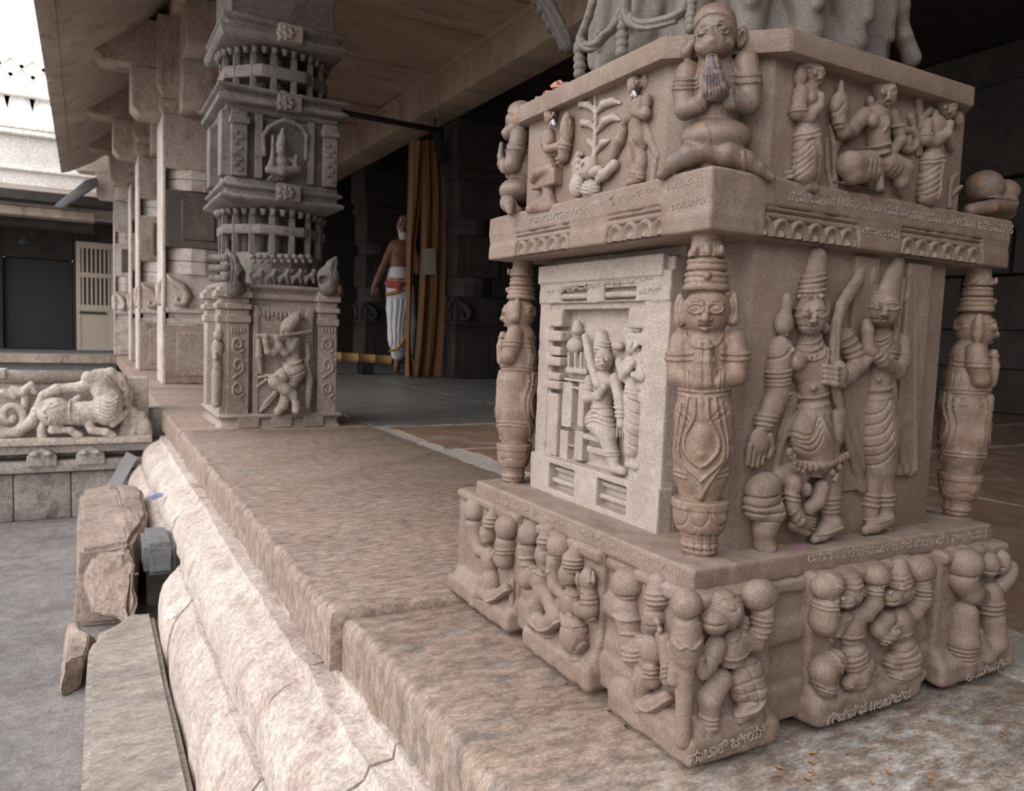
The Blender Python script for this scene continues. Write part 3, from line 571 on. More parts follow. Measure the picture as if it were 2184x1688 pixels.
# sunk mouldings of the sill and lintel
for a, b in ((-.995, -.925), (-.868, -.800)):
    fb(V, a, b, .213, .252, -.014, .02, .001, .001, True)
    fb(V, a, b, .222, .230, -.02, -.003, .003); fb(V, a, b, .240, .247, -.02, -.006, .002)
for a, b in ((-.985, -.915), (-.875, -.805)):
    fb(V, a, b, .500, .522, -.010, .02, .001, .001, True); fb(V, a, b, .503, .512, -.02, .001, .004); fb(V, a, b, .517, .521, -.02, 0, .001)
# stepped brackets of the two jambs
for a, b in ((u0 + .018, u0 + .062), (u1 - .085, u1 - .045)):
    for z0, z1, ex in ((.462, .488, 0), (.440, .456, .006), (.418, .432, -.004), (.402, .416, .005), (.380, .392, -.002), (.366, .379, .004), (.262, .360, -.008)):
        fb(V, a - ex * .6, b + ex * .6, z0, z1, -.022, -.001 + ex * .3, .003, .001)
V.mesh('pavilion_panel', PF, PIL, cull=lambda p: p[:, 1] > .0235)['label'] = 'pale carved pavilion frame'
V = Vol(FLF, 1180, 660, 1420, 1030, 0.022, 0.03, 0.0013, 0.0004)
# little shrine at the left of the niche
V.c([(1232, 692, -18, 9), (1232, 704, -18, 13)], 3); V.e(1227, 738, -22, 24, 18, 16)
for x in (1214, 1228, 1240): V.c([(x, 755, -18, 4), (x, 785, -18, 4)], 1)
V.b(1205, 783, 1249, 800, -34, -10, 3, 2); V.b(1202, 806, 1245, 817, -34, -8, 3, 2)
for x in (1204, 1212, 1238): V.b(x - 4, 815, x + 4, 912, -34, -12, 2, 1)
V.b(1206, 822, 1236, 832, -34, -14, 2, 1); V.b(1196, 908, 1242, 918, -34, -8, 3, 2)
for x in (1200, 1232): V.b(x - 6, 916, x + 8, 985, -34, -12, 2, 1)
V.b(1206, 948, 1236, 958, -34, -14, 2, 1); V.b(1196, 975, 1246, 990, -34, -9, 3, 2); V.b(1242, 925, 1296, 950, -34, -6, 3, 2); V.b(1250, 950, 1300, 978, -34, -12, 3, 2)
V.mesh('small_shrine', PF, PIL)
V = Vol(FLF, 1225, 690, 1405, 1030, 0.022, 0.035, 0.00115, 0.0004); V.w0 = 8
# leaning man with a club on his shoulder
V.c([(1283, 718, -24, 15), (1284, 745, -18, 18)], 4); V.ring([(1268, 728), (1284, 732), (1300, 727)], 3, 7, 3, -2.5, 0)
head(V, 1288, 768, -10, 20, 25, -10, k=2.5, ears=False)
V.c([(1248, 718, -14, 8), (1262, 780, -2, 9), (1276, 822, 6, 10)], 3)
V.e(1288, 820, -12, 28, 30, 20, 0, 6); V.c([(1288, 840, -10, 20), (1284, 870, -10, 22)], 6)
V.c([(1258, 812, -10, 12), (1254, 850, -4, 12), (1278, 846, 6, 10), (1288, 826, 10, 8)], 4); V.ring([(1246, 828), (1268, 832)], 2, 8, 3, -2, 0)
V.c([(1312, 808, -12, 13), (1322, 850, -8, 13), (1326, 885, -6, 12), (1326, 905, -4, 12)], 4); fingers(V, [(1318 + i * 6, 905, -2, 1316 + i * 6, 932, -6) for i in range(4)], 3.4, 1)
for y in (868, 878, 886): V.l([(1308, y), (1326, y + 4), (1342, y)], 3, -2.4, 0)
for y in (862, 870): V.l([(1264, y + 6), (1284, y + 8), (1308, y)], 3, -2.4, 4)
V.e(1274, 892, -6, 32, 24, 20, 12, 6); V.c([(1270, 900, -8, 24), (1292, 925, -6, 20), (1304, 965, -8, 15), (1310, 990, -8, 13)], 6); V.c([(1290, 890, -10, 22), (1300, 930, -10, 18)], 6)
for t in (0, 9, 18): V.l([(1248, 890 + t), (1270, 884 + t), (1296, 900 + t)], 2.5, 2.2, 10)
V.ring([(1296, 966), (1320, 964)], 2, 7, 3, -2, 0); V.c([(1312, 1000, -4, 12), (1330, 1006, 0, 9)], 4)
V.mesh('leaning_man', PF, PIL)
V = Vol(FLF, 1300, 700, 1405, 1030, 0.022, 0.035, 0.00115, 0.0004); V.w0 = 6
head(V, 1350, 738, -10, 16, 20, 10, k=2.5, ears=False); V.e(1348, 722, -16, 20, 16, 14, 0, 4); V.e(1318, 738, -22, 18, 11, 12, -12, 4); V.e(1366, 752, -16, 8, 10, 8)
V.e(1344, 785, -10, 24, 26, 18, 0, 6); V.e(1336, 786, 4, 10, 10, 9); V.c([(1322, 772, -8, 10), (1330, 805, 2, 10), (1340, 790, 10, 8), (1350, 775, 8, 7)], 4); V.c([(1364, 775, -8, 11), (1370, 805, -2, 11), (1352, 800, 10, 8)], 4)
V.c([(1352, 815, -12, 18), (1354, 850, -10, 24), (1356, 910, -10, 25), (1352, 960, -12, 22)], 8)
for t in range(5): V.l([(1334, 840 + t * 24), (1352, 858 + t * 25), (1376, 866 + t * 26)], 2.8, 2.2, 8)
V.ring([(1334, 826), (1356, 832), (1374, 828)], 2, 8, 3, -2, 6); V.c([(1352, 975, -12, 14), (1358, 998, -10, 10)], 4); V.c([(1340, 990, -8, 9), (1364, 996, -6, 9)], 3)
V.mesh('standing_woman', PF, PIL)
# ------------------------------------------------------------------ base: carved blocks with dwarfs and monkeys holding up the slab
FBR = Fr((0.0, 0.590), (0, 1)); FBL = Fr((0.566, 0.0), (1, 0))
def block(name, fr, ua, ub, back, lip=0.020, h=0.0023, ret=None, rt2=None):
    """block between ua and ub along its face: rounded foot ledge below, set-back face above"""
    V = Vol.world(fr, (ua - .004, -lip - .004, 0.0), (ub + .004, back, .186), h, 0.0014)
    V.box((ua, -lip, .001), (ub, back, .034), .009, .003); V.box((ua + .003, -lip + .012, .018), (ub - .003, back, .046), .010, .008)
    V.box((ua + (ret or .004), -.001, .03), (ub - (rt2 or .004), back, .181), .006, .006); V.box((ua + (ret or .006), -.008, .166), (ub - (rt2 or .006), back, .180), .004, .006)
    return V.mesh(name, M['pillar'], PIL, cull=lambda p: p[:, 1] > back - .006)
B1 = block('base_block', FBR, .546, .683, .13, ret=.022); B1b = block('base_block', FBL, -.703, -.572, .10, rt2=.020)
B2 = block('base_block', FBR, .738, .943, .03); B3 = block('base_block', FBR, .985, 1.146, .13, h=.0026)
B4 = block('base_block', FBL, -.925, -.757, .03); B5 = block('base_block', FBL, -1.190, -.968, .13, h=.0028)
B6 = block('base_block', Fr((0.0, 1.17), (0, -1)), -1.13, -.60, .03, h=.006)
PM = M['pillar']
# near corner, monkey with rock
V = Vol(FBR, 1440, 1225, 1680, 1615, 0.012, 0.05, 0.0013, 0.0005); V.w0 = 40
V.e(1546, 1302, 22, 40, 42, 38, 0, 6); V.e(1524, 1326, 34, 32, 27, 28, 0, 8); V.l([(1500, 1332), (1520, 1340), (1546, 1334)], 3, 3.5, 60); V.e(1562, 1300, 46, 10, 9, 8); V.l([(1552, 1298), (1562, 1288), (1574, 1298), (1562, 1308), (1552, 1298)], 2.5, 2.5, 56)
for t in range(4): V.l([(1520 + t * 6, 1268 + t * 6), (1548, 1276 + t * 3), (1582, 1290 - t * 4)], 3, 2.5 if t % 2 else -2.5, 50)
V.e(1586, 1330, 20, 10, 16, 12); V.e(1618, 1272, 18, 45, 35, 34, 0, 6); V.c([(1626, 1306, 26, 26), (1622, 1340, 26, 21), (1610, 1368, 20, 20), (1578, 1362, 16, 22)], 5)
for y in (1322, 1332, 1346, 1358): V.l([(1598, y), (1624, y + 5), (1648, y - 2)], 3.5, -3, 44)
V.l([(1594, 1300), (1620, 1310), (1658, 1286)], 3.5, 3, 46)
V.e(1560, 1385, 16, 38, 40, 30, 0, 8); V.l([(1536, 1352), (1562, 1372), (1588, 1350)], 3.5, -3, 40)
V.c([(1528, 1376, 20, 22), (1510, 1410, 24, 21), (1498, 1432, 24, 17), (1486, 1402, 28, 14)], 5)
for t in (0, 8, 16): V.l([(1486 + t, 1392 + t), (1500 + t, 1378 + t)], 3, -2.5, 44)
for i, y in enumerate((1408, 1418, 1428, 1438, 1448)): V.l([(1540, y + 4), (1570, y + 2), (1610, y - 18)], 3.5, -3 if i % 2 == 0 else 2.5, 44)
V.e(1590, 1450, 16, 46, 52, 34, 10, 8); V.c([(1606, 1470, 24, 30), (1600, 1505, 26, 24), (1575, 1535, 28, 12)], 6)
for t in range(4): V.l([(1540, 1440 + t * 24), (1566, 1462 + t * 22), (1604, 1430 + t * 24), (1632, 1420 + t * 24)], 3, 3, 48)
for t in range(3): V.l([(1560 + t * 22, 1430), (1588 + t * 16, 1500)], 2.5, 2.2, 48)
V.l([(1530, 1440), (1540, 1500), (1565, 1535), (1600, 1520), (1630, 1490)], 5, -4, 44)
V.c([(1536, 1450, 12, 26), (1514, 1490, 18, 24), (1512, 1548, 16, 18), (1500, 1580, 24, 16)], 6); V.c([(1610, 1520, 14, 20), (1614, 1540, 14, 17), (1636, 1548, 20, 12)], 5)
for y in (1536, 1546, 1556): V.l([(1492, y), (1512, y + 4), (1532, y - 2)], 3.5, -3, 36)
V.mesh('monkey_figure', PM, B1)
# near corner post: stacked balls and club
V = Vol(Fr((0.552, 0.577), (1, 1)), 1405, 1235, 1525, 1620, 0.03, 0.03, 0.0012, 0.0005); V.w0 = 25
V.e(1464, 1290, 8, 34, 36, 34, 0, 4); V.c([(1464, 1335, 4, 31), (1464, 1372, 4, 35), (1463, 1398, 4, 30)], 5); V.l([(1432, 1318), (1464, 1326), (1496, 1316)], 4, 4, 34); V.l([(1432, 1372), (1450, 1384), (1464, 1378), (1480, 1386), (1498, 1374)], 4, -3, 36)
V.c([(1462, 1405, 2, 24), (1460, 1440, 0, 20), (1456, 1580, -2, 17)], 6); V.c([(1434, 1380, 0, 16), (1440, 1430, 6, 15), (1436, 1452, 8, 13)], 4)
V.mesh('corner_post', PM, B1)
# near corner, dwarf on the left side
V = Vol(FBL, 1295, 1195, 1450, 1610, 0.012, 0.05, 0.0013, 0.0005); V.w0 = 34
V.e(1338, 1246, 12, 35, 36, 34, 0, 4); V.e(1334, 1294, 10, 35, 30, 32, 0, 4); V.l([(1304, 1272), (1334, 1278), (1370, 1272)], 4, 4, 44); V.c([(1340, 1322, 14, 28), (1344, 1365, 14, 24), (1354, 1402, 18, 24), (1372, 1372, 18, 18)], 6)
V.l([(1304, 1312), (1330, 1328), (1362, 1322)], 4, -4, 44)
for y in (1352, 1384, 1394, 1404): V.l([(1322, y), (1350, y + 8), (1376, y)], 3.5, -3, 40)
V.c([(1404, 1242, 4, 22), (1402, 1275, 8, 27)], 5); V.ring([(1376, 1266), (1402, 1272), (1430, 1266)], 3, 11, 3.5, -3, 34)
V.e(1396, 1318, 10, 26, 34, 28, 0, 6); V.e(1380, 1322, 22, 9, 10, 9); V.e(1386, 1342, 20, 11, 8, 9); V.l([(1378, 1306), (1394, 1310)], 3, 3, 34); V.l([(1376, 1336), (1392, 1340)], 2.5, 2.5, 34)
for q in ((1404, 1330), (1408, 1345), (1404, 1356)): V.e(*q, 24, 7, 7, 7)
V.e(1392, 1388, 10, 30, 34, 26, 0, 6); V.c([(1420, 1368, 10, 20), (1428, 1410, 14, 20), (1424, 1450, 16, 15)], 5); V.c([(1376, 1410, 14, 16), (1392, 1430, 22, 13)], 4)
V.e(1392, 1440, 10, 26, 30, 22, 0, 6); V.c([(1376, 1440, 14, 26), (1362, 1476, 18, 24), (1366, 1510, 22, 16), (1398, 1502, 26, 16), (1420, 1488, 24, 14)], 6)
V.l([(1352, 1450), (1354, 1494), (1378, 1520), (1412, 1500), (1428, 1484)], 4, -4, 40); V.c([(1404, 1510, 12, 18), (1416, 1555, 12, 16), (1424, 1585, 18, 14)], 5); V.c([(1370, 1520, 10, 14), (1366, 1530, 14, 13)], 4)
for y in (1426, 1436, 1446): V.l([(1372, y), (1394, y + 4), (1418, y - 2)], 3, -2.6, 34)
V.mesh('dwarf_figure', PM, B1b)
# right face, middle block: two monkeys
V = Vol(FBR, 1715, 1195, 1890, 1520, 0.012, 0.05, 0.00135, 0.0005); V.w0 = 36
V.e(1764, 1248, 14, 40, 30, 32, 14, 6); V.c([(1762, 1285, 14, 30), (1756, 1325, 14, 30), (1776, 1338, 16, 22), (1800, 1320, 14, 18)], 6); V.l([(1728, 1276), (1760, 1290), (1790, 1284)], 4, 3.5, 46)
for y in (1290, 1298): V.l([(1730, y), (1760, y + 8), (1790, y + 4)], 3, -2.6, 46)
V.e(1812, 1258, 16, 30, 36, 30, 0, 6); V.e(1804, 1282, 30, 20, 16, 20, 0, 6); V.e(1800, 1278, 46, 6, 5, 5); V.e(1826, 1256, 38, 8, 8, 7); V.l([(1790, 1290), (1806, 1296), (1822, 1288)], 2.6, 2.6, 50)
V.ring([(1784, 1232), (1812, 1240), (1840, 1230)], 3, 9, 3, -2.6, 40)
V.e(1868, 1230, 16, 32, 27, 28, 0, 5); V.c([(1866, 1258, 18, 20), (1864, 1288, 18, 18), (1846, 1310, 18, 18), (1826, 1318, 16, 18)], 5); V.l([(1842, 1250), (1868, 1256), (1894, 1246)], 3, 3, 40)
for y in (1262, 1270): V.l([(1846, y), (1866, y + 4), (1886, y)], 3, -2.6, 40)
V.e(1814, 1340, 14, 34, 34, 26, 0, 6); V.l([(1790, 1312), (1812, 1328), (1840, 1312)], 3, -2.6, 40); V.e(1836, 1322, 22, 8, 8, 7)
for i, y in enumerate((1362, 1371, 1380, 1389)): V.l([(1788, y - 4), (1816, y + 4), (1850, y - 8)], 3.2, -3 if i % 2 == 0 else 2.4, 38)
V.e(1820, 1400, 14, 36, 38, 28, 0, 8); V.c([(1780, 1410, 12, 26), (1754, 1432, 20, 28), (1758, 1462, 20, 22), (1766, 1482, 16, 17), (1774, 1502, 22, 16)], 6); V.c([(1838, 1420, 16, 28), (1834, 1448, 20, 20), (1810, 1456, 24, 14)], 6)
V.c([(1822, 1450, 12, 20), (1820, 1480, 12, 16), (1828, 1496, 18, 14)], 5)
for t in range(4): V.l([(1796, 1400 + t * 14), (1818, 1412 + t * 13), (1850, 1392 + t * 12)], 2.6, 2.4, 40)
for y in (1464, 1472): V.l([(1744, y), (1766, y + 5), (1784, y)], 3, -2.6, 36); V.l([(1804, y), (1822, y + 4), (1838, y)], 3, -2.6, 30)
V.l([(1786, 1370), (1792, 1420), (1806, 1455)], 4, -3, 34); V.c([(1852, 1462, 6, 9), (1866, 1454, 8, 9), (1864, 1436, 8, 8), (1852, 1440, 8, 6)], 3)
V.mesh('monkey_figure', PM, B2)
V = Vol(FBR, 1855, 1170, 2005, 1500, 0.012, 0.05, 0.00135, 0.0005); V.w0 = 36
V.e(1916, 1252, 16, 32, 38, 30, 0, 6); V.e(1902, 1276, 28, 24, 18, 20, 0, 6); V.e(1900, 1266, 46, 6, 6, 5); V.e(1924, 1256, 38, 8, 8, 7); V.l([(1886, 1284), (1904, 1292), (1924, 1284)], 2.6, 2.8, 50); V.l([(1914, 1254), (1924, 1248), (1934, 1256), (1924, 1264), (1914, 1254)], 2.2, 2.2, 46)
V.ring([(1886, 1226), (1916, 1234), (1946, 1222)], 4, 8, 3, -2.6, 40); V.c([(1918, 1206, 8, 18), (1917, 1225, 12, 26)], 5)
V.e(1962, 1216, 14, 36, 32, 30, 0, 6); V.c([(1966, 1250, 18, 22), (1966, 1280, 18, 19), (1948, 1304, 18, 20), (1934, 1312, 14, 18)], 5); V.l([(1930, 1244), (1962, 1252), (1992, 1236)], 3.2, 3, 42)
for y in (1262, 1271, 1280): V.l([(1946, y), (1966, y + 4), (1988, y)], 3, -2.6, 40)
V.e(1918, 1330, 14, 34, 36, 26, 0, 6); V.c([(1892, 1318, 12, 18), (1872, 1342, 18, 17), (1890, 1358, 26, 14), (1910, 1348, 32, 11)], 5); fingers(V, [(1908, 1340 + i * 7, 36, 1926, 1334 + i * 7, 34) for i in range(4)], 3.4, 1)
V.l([(1896, 1300), (1918, 1318), (1942, 1298)], 3, -2.6, 40)
for i, y in enumerate((1360, 1369, 1378)): V.l([(1892, y + 2), (1920, y + 4), (1950, y - 10)], 3.2, -3, 38)
V.e(1926, 1390, 14, 34, 38, 28, 0, 8); V.c([(1936, 1400, 18, 28), (1938, 1424, 20, 22), (1914, 1440, 22, 16)], 6); V.c([(1900, 1410, 12, 20), (1914, 1450, 14, 18), (1910, 1474, 14, 14), (1890, 1484, 20, 11)], 5); V.c([(1934, 1446, 12, 18), (1928, 1470, 14, 14), (1946, 1474, 12, 10)], 4)
for t in range(4): V.l([(1898, 1388 + t * 14), (1926, 1402 + t * 12), (1958, 1380 + t * 14)], 2.6, 2.4, 40)
for y in (1446, 1454): V.l([(1892, y), (1914, y + 4), (1944, y)], 3, -2.6, 34)
V.c([(1960, 1450, 4, 8), (1968, 1436, 6, 8), (1958, 1428, 6, 6)], 3)
V.mesh('monkey_figure', PM, B2)
# right corner block: crouching bearer
V = Vol(FBR, 2000, 1150, 2184, 1450, 0.012, 0.05, 0.0014, 0.0006); V.w0 = 34
V.e(2060, 1204, 16, 40, 34, 34, 0, 6); V.c([(2052, 1236, 14, 30), (2070, 1264, 20, 24), (2092, 1270, 18, 18)], 6); V.l([(2024, 1226), (2052, 1240), (2086, 1232)], 4, 3.5, 44)
V.e(2108, 1205, 12, 24, 28, 22, 0, 4); V.e(2134, 1200, 12, 20, 28, 20, 0, 4); V.e(2152, 1222, 10, 16, 24, 16, 0, 4); V.l([(2096, 1214), (2120, 1224), (2150, 1214)], 3, 3, 34)
V.e(2112, 1282, 12, 30, 40, 26, 0, 6); V.c([(2134, 1250, 12, 16), (2146, 1235, 12, 15), (2156, 1210, 10, 14)], 5)
for y in (1290, 1300, 1312): V.l([(2086, y), (2112, y + 6), (2140, y - 4)], 3.2, -3, 34)
V.c([(2056, 1310, 12, 28), (2052, 1370, 16, 32), (2056, 1420, 14, 26)], 6); V.c([(2116, 1320, 14, 26), (2120, 1368, 18, 26), (2098, 1396, 22, 20), (2082, 1350, 18, 14)], 6); V.c([(2140, 1376, 12, 20), (2142, 1405, 16, 16)], 5)
for t in range(4): V.l([(2036, 1384 + t * 10), (2056, 1392 + t * 10), (2082, 1380 + t * 10)], 3, 2.4, 40)
V.mesh('crouching_bearer', PM, B3)
# left face, middle block: two dwarfs
V = Vol(FBL, 1088, 1095, 1235, 1400, 0.012, 0.045, 0.0014, 0.0005); V.w0 = 30
V.e(1130, 1140, 10, 26, 27, 26, 0, 4); V.c([(1126, 1172, 10, 24), (1124, 1200, 12, 20), (1126, 1238, 16, 19), (1142, 1222, 16, 14)], 5); V.l([(1102, 1164), (1126, 1168), (1150, 1160)], 3.5, 3.5, 36); V.l([(1104, 1192), (1124, 1196), (1146, 1192)], 3.2, -3, 36); V.l([(1106, 1206), (1124, 1212), (1144, 1208)], 3, -2.6, 36)
V.c([(1172, 1132, 2, 16), (1164, 1156, 6, 20)], 4); V.ring([(1144, 1148), (1164, 1154), (1186, 1146)], 2, 10, 3, -2.6, 28); V.e(1160, 1184, 8, 20, 26, 20, 0, 5); V.e(1148, 1188, 20, 7, 8, 7); V.l([(1146, 1178), (1160, 1182)], 2.5, 2.5, 30); V.c([(1154, 1202, 14, 9), (1160, 1214, 12, 8)], 3)
V.e(1194, 1166, 12, 30, 28, 28, 0, 4); V.c([(1186, 1196, 12, 22), (1180, 1220, 14, 18), (1184, 1250, 16, 16), (1200, 1270, 14, 12)], 5); V.l([(1168, 1186), (1190, 1194), (1216, 1180)], 3.2, 3, 38)
V.e(1154, 1240, 8, 26, 30, 22, 0, 5); V.l([(1138, 1220), (1154, 1234), (1172, 1220)], 3, -2.6, 28); V.c([(1160, 1265, 10, 22), (1148, 1292, 14, 22), (1140, 1322, 20, 18), (1164, 1334, 26, 18), (1188, 1318, 24, 18), (1172, 1276, 14, 20)], 6)
V.e(1164, 1302, 22, 9, 16, 8, 0, 2, True); V.l([(1132, 1290), (1134, 1326), (1164, 1346), (1196, 1322)], 3.5, -3, 34); V.c([(1142, 1340, 10, 15), (1140, 1362, 12, 13)], 4); V.c([(1176, 1340, 10, 18), (1174, 1372, 12, 15), (1180, 1386, 16, 13)], 4)
for y in (1352, 1366): V.l([(1160, y + 6), (1176, y + 9), (1194, y + 6)], 3, -2.6, 26)
V.mesh('dwarf_figure', PM, B4)
V = Vol(FBL, 1180, 1145, 1305, 1460, 0.012, 0.045, 0.0014, 0.0005); V.w0 = 30
V.c([(1236, 1172, 2, 18), (1224, 1196, 8, 26)], 5); V.ring([(1198, 1192), (1222, 1200), (1250, 1192)], 4, 9, 3.2, -2.8, 34); V.e(1214, 1226, 10, 24, 28, 24, 0, 5); V.e(1202, 1232, 24, 8, 8, 8); V.e(1206, 1246, 20, 10, 7, 9); V.l([(1200, 1216), (1216, 1220)], 2.6, 2.6, 34); V.l([(1196, 1252), (1214, 1256)], 2.4, 2.4, 34); V.e(1234, 1236, 14, 7, 16, 8)
V.e(1254, 1238, 14, 20, 28, 18, 0, 4); fingers(V, [(1242 + i * 8, 1240, 22, 1244 + i * 7, 1214 + abs(i - 1.2) * 4, 20) for i in range(4)], 4.5, 1); V.c([(1256, 1268, 14, 18), (1256, 1300, 14, 22), (1240, 1300, 14, 18)], 5)
for y in (1276, 1286): V.l([(1236, y), (1256, y + 5), (1278, y)], 3, -2.8, 34)
V.e(1218, 1286, 10, 28, 32, 24, 0, 6); V.c([(1200, 1280, 10, 14), (1192, 1304, 14, 13), (1206, 1322, 20, 12)], 4); V.l([(1200, 1262), (1220, 1278), (1238, 1262)], 3, -2.6, 32); V.e(1214, 1318, 24, 8, 8, 7)
V.e(1228, 1356, 12, 38, 40, 34, 0, 8); V.l([(1196, 1330), (1226, 1338), (1258, 1320)], 3.2, -3, 36); V.l([(1212, 1336), (1224, 1366), (1216, 1392)], 3, 3, 40); V.c([(1202, 1390, 10, 16), (1200, 1414, 14, 14)], 4); V.c([(1232, 1395, 10, 20), (1232, 1424, 12, 16), (1240, 1440, 16, 14)], 4)
for y in (1408, 1418): V.l([(1216, y), (1232, y + 4), (1250, y)], 3, -2.6, 30)
V.mesh('dwarf_figure', PM, B4)
# left end block
V = Vol(FBL, 985, 1050, 1115, 1350, 0.012, 0.045, 0.0015, 0.0005); V.w0 = 28
V.e(1012, 1090, 8, 26, 27, 24, 0, 4); V.c([(1012, 1122, 8, 22), (1016, 1150, 8, 16), (1024, 1176, 10, 14), (1036, 1180, 10, 12)], 5); V.l([(990, 1112), (1012, 1120), (1034, 1112)], 3.5, 3.2, 34)
V.c([(1058, 1090, 0, 13), (1048, 1115, 6, 20)], 4); V.ring([(1032, 1106), (1050, 1112), (1070, 1102)], 3, 9, 3, -2.6, 26); V.e(1042, 1138, 8, 20, 24, 20, 0, 5); V.e(1032, 1142, 20, 7, 7, 7); V.e(1036, 1154, 18, 8, 6, 8)
V.e(1082, 1126, 12, 28, 28, 26, 0, 4); V.c([(1080, 1160, 12, 24), (1076, 1192, 14, 22), (1060, 1186, 12, 14)], 5); V.l([(1056, 1150), (1080, 1158), (1104, 1144)], 3.5, 3.2, 36); V.ring([(1058, 1172), (1078, 1178), (1100, 1170)], 2, 8, 3, -2.6, 34)
V.e(1046, 1196, 8, 22, 30, 20, 0, 5); V.l([(1034, 1172), (1044, 1192), (1060, 1176)], 3, -2.6, 26); V.e(1048, 1240, 8, 26, 28, 20, 0, 6); V.c([(1034, 1240, 10, 16), (1028, 1266, 14, 14), (1050, 1276, 20, 12), (1080, 1256, 18, 10)], 5); V.l([(1024, 1250), (1040, 1284), (1084, 1252)], 3, -3, 32)
V.c([(1024, 1270, 8, 12), (1022, 1284, 10, 11)], 4); V.c([(1058, 1270, 8, 15), (1058, 1296, 10, 13), (1054, 1310, 14, 12)], 4); V.c([(1094, 1240, 4, 7), (1092, 1306, 6, 8)], 3)
V.mesh('dwarf_figure', PM, B5)
# ------------------------------------------------------------------ upper block, right face: goddess between two attendants
FUR = Fr((0.0, OC[1] - .240), (0, 1)); FUL = Fr((OC[0] - .250, 0.0), (1, 0))
UB = bpy.data.objects['upper_block']
V = Vol(FUR, 1672, 100, 1770, 415, 0.010, 0.05, 0.00135, 0.0004); V.w0 = 26
head(V, 1737, 158, 12, 20, 27, 35, k=3, ears=False); V.e(1728, 140, 8, 24, 22, 20, 0, 4); V.e(1707, 165, 8, 14, 22, 13, 0, 4); V.l([(1718, 132), (1736, 142), (1752, 160)], 3, -3, 26)
V.e(1722, 212, 8, 30, 34, 22, 0, 6); V.e(1730, 210, 24, 12, 12, 11); V.c([(1708, 200, 12, 16), (1702, 240, 16, 16), (1726, 250, 26, 13), (1746, 228, 28, 11), (1750, 205, 26, 9)], 5); V.ring([(1694, 226), (1712, 230)], 2, 8, 3, -2.6, 24)
V.c([(1722, 262, 8, 26), (1722, 285, 10, 29), (1718, 330, 10, 33), (1715, 366, 10, 31)], 8, flat=0.8); V.b(1688, 360, 1746, 394, -6, 20, 6, 6); V.ring([(1690, 276), (1724, 284), (1752, 276)], 2, 10, 4, -3, 34)
for t in range(5): V.l([(1692, 330 + t * 14), (1712, 326 + t * 13), (1734, 296 + t * 14)], 3, 2.5, 36)
V.l([(1744, 290), (1748, 330), (1750, 385)], 6, -4, 30); V.c([(1740, 290, 30, 7), (1744, 330, 30, 8)], 3); V.c([(1722, 396, 12, 14), (1738, 402, 18, 9)], 4)
V.mesh('attendant_figure', PM, UB)
V = Vol(FUR, 1755, 165, 1945, 425, 0.010, 0.05, 0.00135, 0.0004); V.w0 = 30
head(V, 1888, 200, 14, 23, 31, 18, k=3, ears=False); V.e(1880, 186, 8, 26, 26, 22, 0, 4); V.e(1856, 216, 10, 9, 11, 9)
V.e(1870, 255, 8, 38, 36, 24, 0, 6); V.e(1862, 258, 26, 14, 14, 12); V.e(1886, 262, 26, 13, 13, 12); V.c([(1870, 280, 10, 26), (1872, 320, 10, 26)], 6)
V.c([(1842, 246, 10, 17), (1816, 276, 16, 17), (1800, 282, 20, 15), (1790, 258, 22, 13)], 5); V.e(1790, 230, 20, 25, 32, 16, 0, 5); V.c([(1792, 206, 20, 8), (1794, 176, 16, 5)], 3); V.l([(1782, 222), (1790, 238), (1800, 222)], 3, 2.6, 36); V.ring([(1778, 258), (1800, 262)], 2, 9, 3, -2.6, 36)
V.c([(1900, 246, 10, 15), (1916, 280, 12, 14), (1922, 300, 14, 12), (1904, 320, 20, 11)], 5); V.ring([(1906, 270), (1930, 268)], 1, 8, 3, -2.6, 24)
V.l([(1884, 236), (1892, 260), (1886, 280)], 3, -3, 34)
for i, y in enumerate((308, 317, 326, 335)): V.l([(1842, y - 2), (1870, y + 4), (1900, y - 2)], 3.2, -3 if i % 2 == 0 else 2.4, 34)
V.c([(1850, 350, 14, 28), (1812, 352, 22, 28), (1820, 372, 26, 20), (1860, 372, 28, 16)], 6); V.c([(1890, 350, 14, 26), (1924, 362, 20, 22), (1922, 388, 20, 16)], 6)
for t in range(4): V.l([(1900 + t * 9, 352 + t * 3), (1896 + t * 10, 382 + t * 2)], 2.4, 2.2, 38); V.l([(1854 + t * 10, 340), (1850 + t * 12, 368)], 2.4, -2.2, 40)
V.c([(1874, 345, 30, 9), (1876, 400, 30, 9)], 4); V.b(1776, 384, 1934, 418, -8, 12, 8, 6)
V.mesh('seated_goddess', PM, UB)
V = Vol(FUR, 1945, 190, 2070, 445, 0.010, 0.05, 0.0013, 0.0004); V.w0 = 24
head(V, 2020, 232, 10, 19, 23, 18, k=3, ears=False); V.e(2014, 220, 6, 21, 19, 18, 0, 4); V.e(1994, 243, 8, 9, 10, 8); V.e(2044, 252, 10, 11, 16, 9, 10, 4)
V.e(1996, 272, 8, 27, 26, 20, 0, 6); V.c([(1976, 264, 10, 13), (1972, 296, 14, 14), (1996, 302, 22, 13), (2018, 288, 26, 11), (2026, 264, 24, 9)], 5); V.ring([(1962, 284), (1984, 288)], 1, 8, 3, -2.6, 22); V.c([(2022, 296, 8, 12), (2030, 312, 6, 11)], 4)
V.c([(1992, 318, 8, 23), (1986, 350, 10, 27), (1978, 410, 10, 29)], 8, flat=0.8); V.ring([(1968, 330), (1992, 338), (2014, 334)], 2, 9, 3.2, -3, 28)
for t in range(5): V.l([(1956, 378 + t * 12), (1978, 372 + t * 12), (2002, 348 + t * 14)], 2.6, 2.4, 30)
V.l([(2006, 345), (2002, 400), (1998, 425)], 5, -3.5, 26); V.c([(1968, 425, 12, 10), (1990, 432, 16, 8)], 4)
V.mesh('attendant_figure', PM, UB)
